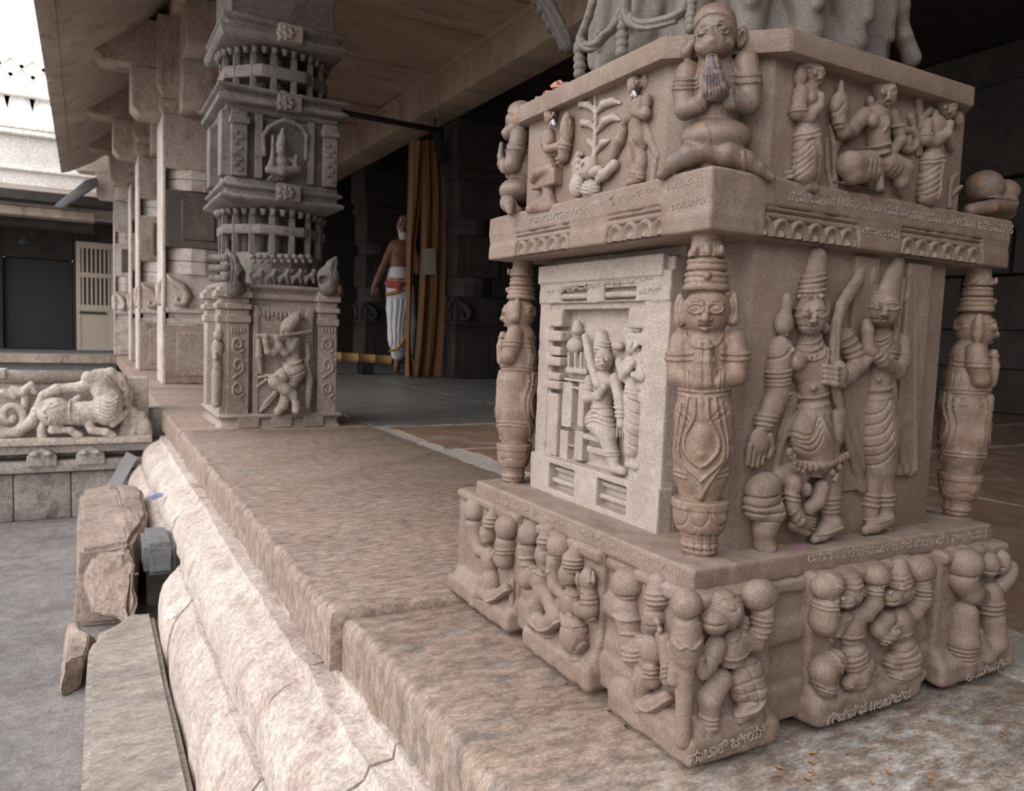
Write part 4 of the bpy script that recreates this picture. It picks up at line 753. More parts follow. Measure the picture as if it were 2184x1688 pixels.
for X0, X1, PP in ((1925, 1995, ([(1962, 330, 2, 6), (1962, 260, 2, 6), (1958, 215, 4, 9), (1962, 196, 2, 4)], [(1960, 300, 2, 6), (1966, 255, 6, 7), (1982, 236, 6, 9)], [(1956, 320, 2, 7), (1968, 288, 6, 6), (1976, 276, 4, 4)], [(1940, 250, 2, 9), (1952, 284, 4, 6), (1956, 330, 2, 5)], 1)), (1755, 1800, ([(1780, 400, 2, 7), (1778, 310, 4, 7), (1770, 270, 2, 5)], [(1772, 400, 2, 7), (1764, 360, 2, 6), (1762, 300, 2, 6)], [(1778, 330, 4, 5), (1790, 300, 4, 7), (1786, 290, 2, 4)])), (2010, 2062, ([(2024, 440, 2, 6), (2024, 420, 2, 5), (2028, 385, 4, 6), (2040, 372, 4, 5)], [(2026, 420, 2, 5), (2042, 404, 4, 6), (2050, 398, 2, 4)]))):
    V = Vol(FUR, X0 - 10, 190, X1 + 10, 445, 0.010, 0.03, 0.0014, 0.0004); V.w0 = 4
    for P in PP:
        if P == 1:
            for a in range(12): t = a * math.pi / 6; V.c([(1936 + 19 * math.cos(t), 300 + 22 * math.sin(t), 5, 7), (1936 + 19 * math.cos(t + .52), 300 + 22 * math.sin(t + .52), 5, 7)], 2)
            V.e(1936, 304, 2, 12, 14, 9)
        else: V.c(P, 3)
    V.mesh('lotus_plant', PM, UB)
# ------------------------------------------------------------------ upper block, left face: seated man, plant, beast, standing man
V = Vol(FUL, 1130, 225, 1260, 470, 0.010, 0.05, 0.0014, 0.0004); V.w0 = 16
head(V, 1176, 246, 8, 15, 20, -10, k=3, ears=False); V.e(1176, 236, 4, 16, 14, 14); V.e(1209, 275, 14, 17, 36, 14, 0, 4); V.l([(1204, 250), (1206, 300)], 2.6, 2.2, 28); V.c([(1206, 308, 14, 13), (1202, 335, 12, 12), (1196, 340, 10, 10)], 4)
V.e(1170, 300, 6, 20, 26, 16, 0, 5); V.c([(1160, 290, 10, 9), (1168, 318, 18, 9), (1192, 312, 20, 8), (1202, 300, 18, 8)], 4); V.ring([(1192, 306), (1212, 310)], 2, 8, 2.6, -2.2, 26); V.ring([(1156, 332), (1188, 340)], 2, 9, 3, -2.6, 20)
V.e(1172, 362, 6, 22, 28, 18, 0, 6); V.c([(1176, 360, 14, 14), (1146, 368, 24, 12), (1138, 382, 24, 10)], 5); V.b(1132, 372, 1180, 392, -6, 22, 3, 3); V.c([(1170, 392, 6, 14), (1172, 425, 8, 13), (1140, 440, 18, 11)], 5); V.c([(1176, 440, 8, 15), (1130, 446, 16, 10)], 5)
SM = V.mesh('seated_man', M['statue'], UB)
V = Vol(FUL, 1215, 175, 1345, 440, 0.010, 0.03, 0.0013, 0.0004); V.w0 = 4
V.c([(1270, 184, 0, 4), (1271, 250, 2, 5), (1268, 335, 2, 6)], 3)
for P in ([(1272, 242, 2, 4), (1288, 222, 6, 9), (1308, 216, 4, 8), (1324, 220, 2, 3)], [(1272, 284, 2, 4), (1290, 258, 6, 9), (1308, 250, 4, 8), (1322, 256, 2, 3)], [(1270, 238, 2, 4), (1256, 224, 6, 8), (1240, 222, 4, 7), (1234, 230, 2, 3)], [(1270, 278, 2, 4), (1258, 264, 6, 8), (1244, 262, 4, 7), (1240, 270, 2, 3)], [(1270, 318, 2, 4), (1258, 302, 4, 7), (1254, 296, 2, 3)], [(1272, 325, 2, 4), (1286, 305, 5, 8), (1298, 300, 2, 5)]): V.c(P, 3)
V.e(1256, 358, 8, 26, 24, 20, 0, 6); V.e(1244, 356, 24, 7, 8, 6, 0, 2, True); V.e(1272, 366, 18, 20, 12, 14, 10, 5); V.e(1262, 404, 8, 30, 20, 18, 0, 6); V.c([(1310, 352, 10, 12), (1290, 372, 14, 11), (1276, 384, 14, 8)], 5); V.e(1232, 396, 6, 22, 26, 16, 0, 6)
for i in range(4): V.c([(1224, 392 - i * 14, 6, 6), (1234, 372 - i * 14, 10, 7), (1242, 366 - i * 12, 6, 4)], 2); V.l([(1266, 398 + i * 7), (1290, 392 + i * 7)], 2.6, 2.4, 16); V.l([(1234, 384 + i * 8), (1260, 390 + i * 8)], 2.6, -2.2, 14)
V.mesh('plant_and_beast', PF, UB)
V = Vol(FUL, 1290, 105, 1415, 400, 0.010, 0.05, 0.00135, 0.0004); V.w0 = 16
V.c([(1362, 130, -2, 11), (1356, 152, 4, 15)], 4); V.ring([(1340, 150), (1358, 156), (1376, 148)], 2, 9, 3, -2.6, 20); head(V, 1354, 180, 8, 16, 21, -14, k=3, ears=False); V.e(1378, 172, -2, 12, 20, 10)
V.e(1362, 232, 6, 22, 28, 17, 0, 6); V.e(1379, 212, 12, 12, 14, 11, 0, 4); V.c([(1380, 218, 12, 10), (1376, 244, 16, 11), (1352, 240, 20, 9)], 4); V.c([(1346, 220, 8, 10), (1340, 252, 10, 10), (1332, 262, 10, 8)], 4); V.l([(1370, 226), (1390, 230)], 3, 2.4, 22)
V.c([(1338, 258, 4, 7), (1322, 300, 8, 13), (1306, 340, 4, 10)], 4); V.ring([(1338, 262), (1360, 270), (1382, 262)], 2, 9, 3, -2.6, 20)
V.c([(1360, 270, 6, 20), (1362, 300, 8, 20), (1350, 340, 10, 15), (1356, 370, 8, 12)], 6); V.c([(1366, 300, 4, 18), (1368, 350, 6, 13), (1366, 380, 6, 11)], 5); V.l([(1346, 290), (1362, 320), (1378, 286)], 3, 2.6, 24); V.l([(1344, 310), (1352, 350)], 3, 2.6, 22); V.ring([(1344, 366), (1366, 372)], 2, 8, 3, -2.4, 16); V.c([(1356, 384, 10, 9), (1340, 390, 14, 7)], 4)
V.c([(1376, 250, -2, 8), (1388, 300, 0, 10), (1404, 335, -2, 8)], 4); V.c([(1398, 350, 0, 8), (1394, 385, 2, 8)], 4)
SM2 = V.mesh('standing_man', PM, UB)
for par, x, y, ry, fr in ((SM, 1179, 262, 13, FUL), (SM2, 1352, 201, 14, FUL)):
    V = Vol(fr, x - 16, y - 22, x + 16, y + 22, -0.004, 0.022, 0.0009, 0.0005); V.e(x, y - 3, 18, 7, ry * .5, 4.5, 20, 2); V.e(x + 4, y + 4, 17, 5, ry * .4, 5); V.e(x - 4, y + 5, 17, 4, ry * .3, 5); V.l([(x - 8, y), (x, y - 4), (x + 7, y + 2)], 1.5, 1.5); V.mesh('foil_patch', M['metal'], par)
# ------------------------------------------------------------------ platform, floor, court
M['slab'] = stone('granite_slab', (0.275, 0.195, 0.150), (0.33, 0.245, 0.195), (0.25, 0.195, 0.165), 2.2, 0.5, 0.62, 190, stain=(5, 0.66, (0.22, 0.12, 0.08)), streak=(1.0, 2.2, 1.0), gd=0.004, mott=(30, .36))
M['slab_near'] = stone('limed_slab', (0.27, 0.195, 0.150), (0.32, 0.24, 0.19), (0.22, 0.185, 0.165), 3.2, 0.5, 0.62, 190, stain=(5, 0.62, (0.20, 0.12, 0.085)), streak=(1.0, 2.0, 1.0), mott=(30, .34), patch=(.86, .49, .62, .21, (.50, .48, .455)))
M['edge'] = stone('rough_granite', (0.30, 0.225, 0.175), (0.40, 0.31, 0.25), (0.25, 0.15, 0.10), 3.2, 0.7, 0.75, 160, streak=(1, 1, 0.5), gd=0.006, mott=(40, .25))
M['brown'] = stone('brown_floor', (0.225, 0.140, 0.095), (0.26, 0.165, 0.115), (0.36, 0.29, 0.25), 2.6, 0.3, 0.5, 120)
M['grey_floor'] = stone('grey_floor', (0.15, 0.148, 0.142), (0.19, 0.185, 0.175), (0.23, 0.215, 0.20), 2.0, 0.3, 0.45, 120, streak=(0.6, 1.6, 1))
M['mortar'] = stone('mortar', (0.33, 0.30, 0.27), (0.42, 0.385, 0.35), (0.28, 0.25, 0.22), 9, 0.6, 0.9, 120)
M['roll'] = stone('limewashed_moulding', (0.46, 0.375, 0.33), (0.56, 0.475, 0.425), (0.34, 0.25, 0.21), 3.0, 0.45, 0.85, 120, stain=(4.2, 0.64, (0.40, 0.24, 0.185)), mott=(36, .17))
M['court'] = stone('court_paving', (0.19, 0.175, 0.165), (0.25, 0.225, 0.21), (0.15, 0.12, 0.11), 2.4, 0.5, 0.8, 120, mott=(22, .2))
M['bench'] = stone('bench_stone', (0.32, 0.265, 0.225), (0.37, 0.315, 0.275), (0.26, 0.225, 0.205), 3.2, 0.6, 0.8, 130, streak=(0.6, 1.6, 1), mott=(30, .22))
M['rock'] = stone('broken_rock', (0.30, 0.225, 0.18), (0.38, 0.29, 0.24), (0.20, 0.155, 0.13), 7, 0.8, 0.85, 90)
M['bluegrey'] = stone('cut_grey_stone', (0.17, 0.175, 0.175), (0.21, 0.21, 0.205), (0.13, 0.13, 0.13), 9, 0.6, 0.85, 160)
M['ceil'] = stone('ceiling_stone', (0.38, 0.26, 0.18), (0.48, 0.36, 0.27), (0.28, 0.22, 0.185), 1.3, 0.4, 0.85, 60, streak=(0.5, 2.0, 1))
M['eave'] = stone('eave_stone', (0.40, 0.32, 0.26), (0.50, 0.41, 0.34), (0.27, 0.22, 0.185), 1.8, 0.4, 0.85, 60)
M['dark'] = stone('shade_dark_stone', (0.034, 0.026, 0.021), (0.050, 0.039, 0.032), (0.025, 0.022, 0.020), 2.2, 0.5, 0.85, 60)  # near-black: dimness deep in the hall and veranda is put into this colour
M['white'] = stone('limewash', (0.78, 0.74, 0.69), (0.86, 0.83, 0.79), (0.68, 0.63, 0.57), 1.5, 0.2, 0.9, 40)
M['bgp'] = stone('painted_pillar_stone', (0.33, 0.25, 0.20), (0.42, 0.335, 0.28), (0.22, 0.135, 0.095), 2.6, 0.35, 0.8, 80, stain=(2.4, 0.60, (0.10, 0.078, 0.065)), streak=(1, 1, 0.55))
M['bgl'] = stone('pale_pillar_stone', (0.50, 0.42, 0.37), (0.60, 0.52, 0.47), (0.36, 0.27, 0.22), 3.5, 0.35, 0.85, 80)
M['black'] = plain('soot', (0.02, 0.02, 0.02), 0.9)
FLOOR = struct(ob('floor', None))
def rough_slab(name, x0, x1, y0, y1, z0, z1, mat, parent, amp=0.004, n=(10, 24), front=None, bev=0.012):
    """stone slab with uneven worn edges, top cut into a grid"""
    nx, ny = n; v = []; f = []; r = random.Random(41 + int(y0 * 37))
    rows = [(z0, 0.0), (z1 - bev * 1.4, 0.0), (z1 - bev * .4, bev * .35), (z1, bev)]
    ring = []
    per = [(i / nx, 0) for i in range(nx)] + [(1, j / ny) for j in range(ny)] + [(1 - i / nx, 1) for i in range(nx)] + [(0, 1 - j / ny) for j in range(ny)]
    offs = [r.uniform(-amp, amp) for _ in per]; k = len(per)
    for z, ins in rows:
        for (a, b), o in zip(per, offs):
            nxv = -1 if a == 0 else (1 if a == 1 else 0); nyv = -1 if b == 0 else (1 if b == 1 else 0); d = o - ins
            v.append((x0 + (x1 - x0) * a + nxv * d, y0 + (y1 - y0) * b + nyv * d, z + (r.uniform(-amp, amp) * .4 if z > z0 else 0)))
    for j in range(3):
        for i in range(k): f.append((j * k + i, j * k + (i + 1) % k, (j + 1) * k + (i + 1) % k, (j + 1) * k + i))
    f.append(tuple(range(3 * k, 4 * k))); f.append(tuple(range(k))[::-1])
    me = bpy.data.meshes.new(name); me.from_pydata(v, [], f); me.update()
    o = ob(name, me, mat, parent, True); me.set_sharp_from_angle(angle=0.75); return o
for y0, y1, zt in ((-3.5, 1.147, -0.012), (1.158, 3.345, 0.0), (3.352, 5.60, 0.0), (5.607, 7.35, 0.0), (7.357, 9.2, 0.0), (9.207, 10.6, 0.0)):
    rough_slab('edge_slab', .335 + (0.022 if y0 < 0 else 0), 1.16, y0, y1, -.095, zt if y0 > 0 else -.008, M['slab' if y0 > 0 else 'slab_near'], FLOOR, 0.005, (14, 70))
MB().box(.40, 6.0, -3.5, 11.5, -.5, -.055).build('platform_core', M['edge'], FLOOR)
# brown floor with worn mortar joints, grey floor behind
MB().box(1.14, 6.0, -3.5, 12.0, -.06, -.006).build('mortar_bed', M['mortar'], FLOOR)
def worn(name, pts, z, mat, seed):
    r = random.Random(seed); P = []
    for (a, b) in zip(pts, pts[1:] + pts[:1]):
        n = max(2, int(math.hypot(b[0] - a[0], b[1] - a[1]) / .05))
        for i in range(n): P.append((a[0] + (b[0] - a[0]) * i / n + r.uniform(-.014, .014), a[1] + (b[1] - a[1]) * i / n + r.uniform(-.014, .014)))
    return MB().prism(P, -.05, z).build(name, mat, FLOOR)
for i, (a, b) in enumerate(((-3.5, .30), (.33, 2.02), (2.07, 2.62), (2.68, 3.32))):
    x = {0: 1.30, 1: 1.32, 2: 1.27, 3: 1.22}[i]
    for j, (c, d) in enumerate(((x, 2.4), (2.43, 3.7), (3.73, 5.95))): worn('floor_slab', [(c, a), (d, a), (d, b), (c, b)], -.001 - .002 * j, M['brown'], i * 7 + j)
for j, (c, d) in enumerate(((1.02, 2.25), (2.262, 3.5), (3.51, 5.95))):
    for a, b in ((3.40, 4.6), (4.61, 6.1), (6.11, 8.2), (8.21, 11.8)): worn('floor_slab', [(max(c, 1.165), a), (d, a), (d, b), (c if c > 1.1 else 1.165, b)], -.001, M['grey_floor'], int(a * 10) + j)
# limewashed mouldings under the platform edge
TRIM = struct(ob('trim_1', None))
P1 = [(.42, -.095), (.352, -.098), (.350, -.118), (.318, -.120), (.312, -.136), (.300, -.142), (.278, -.150), (.258, -.166), (.244, -.188), (.237, -.215), (.236, -.246), (.42, -.246)]
P2 = [(.42, -.247), (.226, -.250), (.218, -.262), (.202, -.276), (.186, -.300), (.176, -.330), (.172, -.366), (.172, -.5), (.42, -.5)]
def mould(name, prof, y0, y1, seed):
    r = random.Random(seed); n = max(3, int((y1 - y0) / .06)); k = len(prof); v = []; f = []
    for i in range(n + 1):
        t = i / n; sh = 0.005 if i in (0, n) else 0; w = r.uniform(-.003, .003)
        v += [(p[0] + (sh + w + r.uniform(-.0015, .0015) if p[0] < .4 else 0), y0 + (y1 - y0) * t, p[1] + r.uniform(-.0015, .0015)) for p in prof]
    f = [(i * k + j, i * k + (j + 1) % k, (i + 1) * k + (j + 1) % k, (i + 1) * k + j) for i in range(n) for j in range(k)] + [tuple(range(k))[::-1], tuple(n * k + j for j in range(k))]
    me = bpy.data.meshes.new(name); me.from_pydata(v, [], f); me.update(); import bmesh
    b = bmesh.new(); b.from_mesh(me); bmesh.ops.recalc_face_normals(b, faces=b.faces); b.to_mesh(me); b.free()
    o = ob(name, me, M['roll'], TRIM, True); me.set_sharp_from_angle(angle=0.8)
for i, (a, b) in enumerate(((-.6, .915), (.921, 1.245), (1.250, 2.62), (2.625, 4.12))): mould('moulding_block', P1, a, b, i)
for i, (a, b) in enumerate(((-.6, .86), (.866, 1.16), (1.166, 2.02), (2.026, 2.34), (2.75, 4.12))): mould('moulding_block', P2, a, b, 10 + i)
MB().box(-14, 1.2, -14, 17, -.8, -.5).build('court_ground', M['court'], struct(ob('ground', None)))
# ------------------------------------------------------------------ roof
CEIL = struct(ob('ceiling', None))
y = -0.7; i = 0
while y < 11.6:
    d = random.uniform(.42, .75); MB().box(.55, 2.9, y + .008, y + d - .008, 2.70 + random.uniform(-.02, .02), 2.9).build('ceiling_slab', M['ceil'], CEIL, 0.006, seg=1)
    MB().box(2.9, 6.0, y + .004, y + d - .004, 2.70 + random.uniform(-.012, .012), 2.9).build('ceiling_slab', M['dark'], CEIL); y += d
for y0, y1 in ((-0.7, 2.2), (2.205, 6.95), (6.955, 11.6)):
    MB().box(2.70, 3.0, y0, y1, 2.40, 2.70).build('beam', M['ceil'], CEIL, 0.008); MB().box(2.67, 2.72, y0, y1, 2.655, 2.70).build('beam_fillet', M['ceil'], CEIL, 0.006)
    MB().box(.52, .95, y0, y1, 2.50, 2.72).build('beam', M['ceil'], CEIL, 0.01)
MB().box(-.1, 6.0, -0.7, 11.6, 2.9, 3.05).build('roof_fill', M['eave'], CEIL)
EAVE = struct(ob('roof', None))
for y0, y1 in ((-0.7, 1.4), (1.408, 4.2), (4.208, 6.44), (6.465, 8.94), (8.965, 10.45)):
    dz = random.uniform(-.012, .012); pr = [(a, b + dz) for a, b in [(-.215, 2.10), (-.10, 2.135), (.10, 2.25), (.36, 2.46), (.56, 2.66), (.56, 2.84), (.30, 2.62), (.05, 2.42), (-.21, 2.17)]]
    MB().prism(pr, y0, y1, 'y').build('eave_slab', M['eave'], EAVE, 0.01); MB().prism([(-.222, 2.088 + dz), (-.125, 2.117 + dz), (-.12, 2.14 + dz), (-.222, 2.12 + dz)], y0 + .01, y1 - .01, 'y').build('eave_lip', M['eave'], EAVE, .006)
# walls closing the hall
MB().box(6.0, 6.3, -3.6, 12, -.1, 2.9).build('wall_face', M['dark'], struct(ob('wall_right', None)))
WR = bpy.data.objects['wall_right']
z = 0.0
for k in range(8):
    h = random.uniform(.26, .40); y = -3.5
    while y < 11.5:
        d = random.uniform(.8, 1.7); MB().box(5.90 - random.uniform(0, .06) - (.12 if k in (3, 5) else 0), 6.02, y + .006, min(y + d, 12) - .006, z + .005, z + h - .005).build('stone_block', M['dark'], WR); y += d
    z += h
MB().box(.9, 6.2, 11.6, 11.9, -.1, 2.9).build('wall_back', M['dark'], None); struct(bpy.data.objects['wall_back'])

MB().box(1.5, 6.2, -3.6, -.7, 2.7, 2.9).build('ceiling_slab', M['dark'], CEIL)  # unseen rear roof, added to keep light off the right of the hall
MB().box(-3.0, 1.5, -3.9, -3.6, -.5, 2.3).box(1.5, 6.2, -3.9, -3.6, -.5, 2.9).build('wall_blocker', M['dark'], None); struct(bpy.data.objects['wall_blocker'])  # unseen wall behind the camera, added to block light into the hall
# ------------------------------------------------------------------ pillars along the court
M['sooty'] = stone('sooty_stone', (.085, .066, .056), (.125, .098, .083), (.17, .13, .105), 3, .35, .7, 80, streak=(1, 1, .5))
def bg_pillar(x0, y0, w, label, corb=True, mats=('bgl', 'bgp'), hall=False):
    P = thing('stone_pillar', label, 'pillar', 'pillars inside the hall' if hall else 'pillars along the court'); P.location = (x0 + w / 2, y0 + w / 2, 0)
    A, B = M[mats[0]], M[mats[1]]; h = w / 2
    def sq(n, z0, z1, s=1.0, m=B, bev=.012): o = MB().box(-h * s, h * s, -h * s, h * s, z0, z1).build(n, m, P, bev, seg=1); return o
    def fac(z0, z1, s=1.04): MB().lathe((0, 0, 0), [(h * s * 1.03, z0), (h * s * 1.03, z1)], 16, math.pi / 16).build('facet_band', A, P)
    sq('base_block', 0, .43, 1.0)
    b = MB()
    for q in ((1, 0), (0, -1)):
        cx, cy = q[0] * (h + .003), q[1] * (h + .003); a, c = (.006, h * .62) if q[0] else (h * .62, .006)
        b = MB().box(cx - a, cx + a, cy - c, cy + c, .06, .37); b.build('sunk_panel', B, P, .004, seg=1)
    MB().square((0, 0, 0), [(h * .96, .43), (h * .96, .46), (h * .86, .47), (h * .86, .50), (h * 1.0, .51), (h * 1.0, .535), (h * .94, .545), (h * .94, .78)]).build('moulded_block', A, P)
    for q in (0, 1):
        c_, s_ = (1, 0) if q == 0 else (0, 1); t = lambda a, z: (a * h * c_ - s_ * h * 1.0, -h * 1.0 * c_ + a * h * s_, z)
        for e in ((-1,) if q == 0 else (-1, 1)): MB().tube([t(e * .92, .77), t(e * .80, .73), t(e * .52, .70), t(e * .30, .63), t(e * .42, .57), t(e * .66, .575), t(e * .62, .62)], [.006, .02, .034, .036, .03, .02, .01], 8).build('corner_curl', B, P, smooth=True)
    if not hall: MB().box(-h - .012, -h + .01, -h * 1.0, h * 1.0, .0, 1.86).build('lit_face', A, P, .004, seg=1)  # court light on this side put in as a pale panel
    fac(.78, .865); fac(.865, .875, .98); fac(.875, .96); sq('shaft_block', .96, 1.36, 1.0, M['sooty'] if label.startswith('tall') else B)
    for q in ((0, -1),):
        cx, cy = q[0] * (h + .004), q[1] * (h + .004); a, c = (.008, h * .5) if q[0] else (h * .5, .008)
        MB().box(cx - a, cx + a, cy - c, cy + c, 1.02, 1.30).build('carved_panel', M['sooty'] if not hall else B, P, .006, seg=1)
    fac(1.36, 1.43); fac(1.43, 1.44, .98); fac(1.44, 1.50); sq('shaft_block', 1.50, 1.87, 1.0)
    MB().square((0, 0, 0), [(h, 1.87), (h * 1.12, 1.90), (h * 1.12, 1.95), (h * 1.02, 1.97), (h * 1.02, 2.0), (h * 1.2, 2.04), (h * 1.2, 2.39 if hall else 2.50)]).build('capital', B, P)
    if corb:
        for q, r in (((-1, 0), .20), ((0, -1), .26), ((1, 0), .20), ((0, 1), .26)):
            for z0, z1, e in ((1.86, 2.18, r), (2.18, 2.50, r + .22)):
                g = .13; c = .05
                if q[0]: pr = [(q[0] * h * .9, z0), (q[0] * (h + e - c), z0), (q[0] * (h + e), z0 + c), (q[0] * (h + e), z1), (q[0] * h * .9, z1)]; MB().prism(pr, -g, g, 'y').build('corbel', B, P, .008, seg=1)
                else: pr = [(q[1] * h * .9, z0), (q[1] * (h + e - c), z0), (q[1] * (h + e), z0 + c), (q[1] * (h + e), z1), (q[1] * h * .9, z1)]; MB().prism(pr, -g, g, 'x').build('corbel', B, P, .008, seg=1)
            MB().tube([(q[0] * (h + r * .3) + .001, q[1] * (h + r * .3), 1.96), (q[0] * (h + r * .8), q[1] * (h + r * .8), 1.87), (q[0] * (h + r * .9), q[1] * (h + r * .9), 1.93)], [.03, .035, .02], 8).build('pendant', B, P, smooth=True)
    return P
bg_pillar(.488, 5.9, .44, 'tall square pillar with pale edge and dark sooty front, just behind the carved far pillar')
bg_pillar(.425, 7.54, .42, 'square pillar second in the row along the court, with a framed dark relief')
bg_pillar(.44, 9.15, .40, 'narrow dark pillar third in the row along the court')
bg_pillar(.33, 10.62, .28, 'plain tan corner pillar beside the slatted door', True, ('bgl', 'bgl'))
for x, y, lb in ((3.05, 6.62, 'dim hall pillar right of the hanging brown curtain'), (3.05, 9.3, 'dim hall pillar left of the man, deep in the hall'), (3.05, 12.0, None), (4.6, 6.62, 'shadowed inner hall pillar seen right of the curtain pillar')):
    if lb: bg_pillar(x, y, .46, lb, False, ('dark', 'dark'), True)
# ------------------------------------------------------------------ far wing across the court
FW = tag(ob('far_wing', None), 'low temple wing across the court with lattice parapet and dark veranda', 'building')
def fbx(n, x0, x1, y0, y1, z0, z1, m, bev=.01): return MB().box(x0, x1, y0, y1, z0, z1).build(n, m, FW, bev, seg=1)
fbx('plinth', -9, .34, 10.5, 14, -.5, -.02, M['bluegrey']); fbx('plinth_edge', -9, .34, 10.42, 10.7, -.10, .0, M['bgp'])
fbx('back_wall', -9, -.97, 12.6, 12.8, -.5, 1.9, M['dark']); fbx('back_wall', -.14, .9, 12.6, 12.8, -.5, 1.9, M['dark']); fbx('back_wall', -.97, -.14, 12.6, 12.8, 1.24, 1.9, M['dark']); fbx('dark_opening', -.97, -.14, 12.72, 12.8, -.02, 1.24, plain('opening_shade', (.022, .022, .023), .6))  # last piece: dark sheet across the open doorway, its shade put in as colour
fbx('veranda_ceiling', -9, .6, 10.7, 12.8, 1.78, 1.9, M['dark'])
fbx('lintel', -9, .12, 10.85, 11.1, 1.62, 1.735, M['bgp']); fbx('lintel', -9, .12, 11.15, 11.4, 1.52, 1.64, M['dark'])
MB().prism([(10.80, 1.735), (10.82, 1.76), (11.0, 1.92), (11.25, 2.03), (11.8, 2.06), (11.8, 1.735)], -9, .4, 'x').build('eave', M['bluegrey'] if False else M['bench'], FW)
fbx('parapet_wall', -9, .6, 11.3, 11.6, 2.03, 2.62, M['white']); fbx('parapet_string', -9, .6, 11.24, 11.6, 2.20, 2.23, M['white']); fbx('parapet_cornice', -9, .6, 11.2, 11.65, 2.62, 2.68, M['white']); fbx('parapet_cornice', -9, .6, 11.24, 11.65, 2.70, 2.76, M['white'])
x = -2.6
while x < .3:                                      # arcade of the parapet and its lattice
    fbx('arcade_post', x - .045, x + .045, 11.36, 11.5, 2.76, 2.93, M['white'], .004)
    v = [(x - .02 + .13 + .13 * math.cos(t), 2.93 + .15 * math.sin(t)) for t in np.linspace(math.pi, 0, 9)] + [(x + .24 + .03, 3.09), (x - .05, 3.09)]
    MB().prism([(p[0], p[1]) for p in v], 11.36, 11.5, 'y').build('arcade_arch', M['white'], FW); x += .26
fbx('lattice_rail', -9, .6, 11.28, 11.56, 3.09, 3.20, M['white'])
x = -2.6
while x < .5:
    for k in range(3):
        c = x + (.115 if k % 2 else 0); z = 3.23 + .11 * k
        for s in (-1, 1): MB().prism([(c, z + .10), (c + s * .115, z - .02), (c + s * .115, z + .03), (c, z + .15)], 11.36, 11.48, 'y').build('lattice_bar', M['white'], FW)
    x += .23
D = thing('slatted_door', 'cream wooden door leaf with two rows of vertical bars, standing open', 'door'); D.location = (-.09, 11.62, 0); D.rotation_euler = (0, 0, .10)
cream = plain('cream_paint', (.50, .41, .335), .6); W_ = .455
for n, a in (('stile', (0, .05, 0, 1.42)), ('stile', (W_ - .05, W_, 0, 1.42)), ('top_rail', (.05, W_ - .05, 1.34, 1.42)), ('mid_rail', (.05, W_ - .05, .96, 1.02)), ('lower_rail', (.05, W_ - .05, .52, .60)), ('panel', (.04, W_ - .04, 0, .53))):
    MB().box(a[0], a[1], -.02 if n != 'panel' else -.012, .02 if n != 'panel' else .012, a[2] + .015, a[3] + .015).build(n, cream, D, .003, seg=1)
for i in range(7):
    for z0, z1 in ((.60, .97), (1.03, 1.35)): t = .075 + i * (W_ - .15) / 6; MB().box(t - .011, t + .011, -.012, .012, z0, z1 + .01).build('bar', cream, D)
MB().box(.03, .34, -.032, -.02, .50, .525).build('bolt', M['black'], D)
T = thing('hanging_lamp', 'small dark lamp hanging from the veranda ceiling across the court', 'lamp'); T.location = (-.62, 11.3, 0)
MB().tube([(0, 0, 1.78), (0, 0, 1.42)], .008, 6).build('rod', M['black'], T); MB().lathe((0, 0, 1.30), [(.02, .14), (.05, .08), (.09, .05), (.09, .03), (.03, .0)], 14).build('lamp_bowl', M['black'], T, smooth=True); MB().box(-.09, .09, -.01, .01, 1.50, 1.52).build('cross_bar', M['black'], T)
MB().prism([(-.30, 1.72), (-.22, 1.70), (.16, 2.02), (.14, 2.10), (.02, 2.05)], 10.46, 10.6, 'y').build('valley_gutter', M['bluegrey'], EAVE, .01)
# ------------------------------------------------------------------ carved balustrade of the steps, with a reclining lion
FY = Fr((0.0, 4.17), (0, 1)); M['lion'] = stone('pale_lion_stone', (.46, .39, .34), (.55, .475, .42), (.36, .285, .235), 5, .5, .85, 70)
BAL = thing('step_balustrade', 'pale stone step balustrade carved with a reclining lion and a spiral scroll', 'balustrade')
def yb(n, xa, xb, y0, y1, za, zb, m=None, bev=.008): return MB().box(xa, xb, y0, y1, za, zb).build(n, m or M['lion'], BAL, bev, seg=2)
def Z(py): return float(py_(150, py, 4.17)[2])
def XX(px, py=900): return float(py_(px, py, 4.17)[0])
yb('back_slab', -1.2, XX(318), 4.20, 4.34, Z(945), Z(806)); yb('foot_band', -1.2, XX(322), 4.08, 4.3, Z(944), Z(929))
MB().tube([(-1.2, 4.21, Z(806)), (XX(190), 4.21, Z(807))], .034, 10).build('top_rail', M['lion'], BAL, smooth=True); yb('top_rail_block', -1.2, XX(14), 4.15, 4.28, Z(808), Z(789))
V = Vol(FY, -50, 785, 150, 945, .05, .13, .0042, .001); V.w0 = 20
sp = [(23 + (6 + 4.6 * t) * math.cos(t * 1.25 + .6), 888 + (6 + 4.6 * t) * math.sin(t * 1.25 + .6), 14, 7.5) for t in np.linspace(0, 7.0, 34)]
V.c(sp, 2); V.c([(-40, 915, 12, 10), (0, 925, 14, 11), (37, 922, 16, 11), (66, 903, 18, 11), (80, 874, 18, 11), (94, 845, 18, 11), (122, 830, 18, 11), (145, 828, 18, 10)], 3)
V.c([(28, 830, 6, 8), (48, 838, 8, 9), (60, 826, 6, 8)], 3); V.c([(8, 836, 4, 8), (30, 846, 6, 7)], 3); V.c([(66, 820, 4, 7), (74, 836, 6, 7)], 3); V.c([(54, 852, 6, 8), (52, 872, 6, 7)], 3)
V.mesh('spiral_scroll', M['lion'], BAL)
V = Vol(FY, 75, 785, 330, 945, .05, .16, .0040, .001); V.w0 = 34
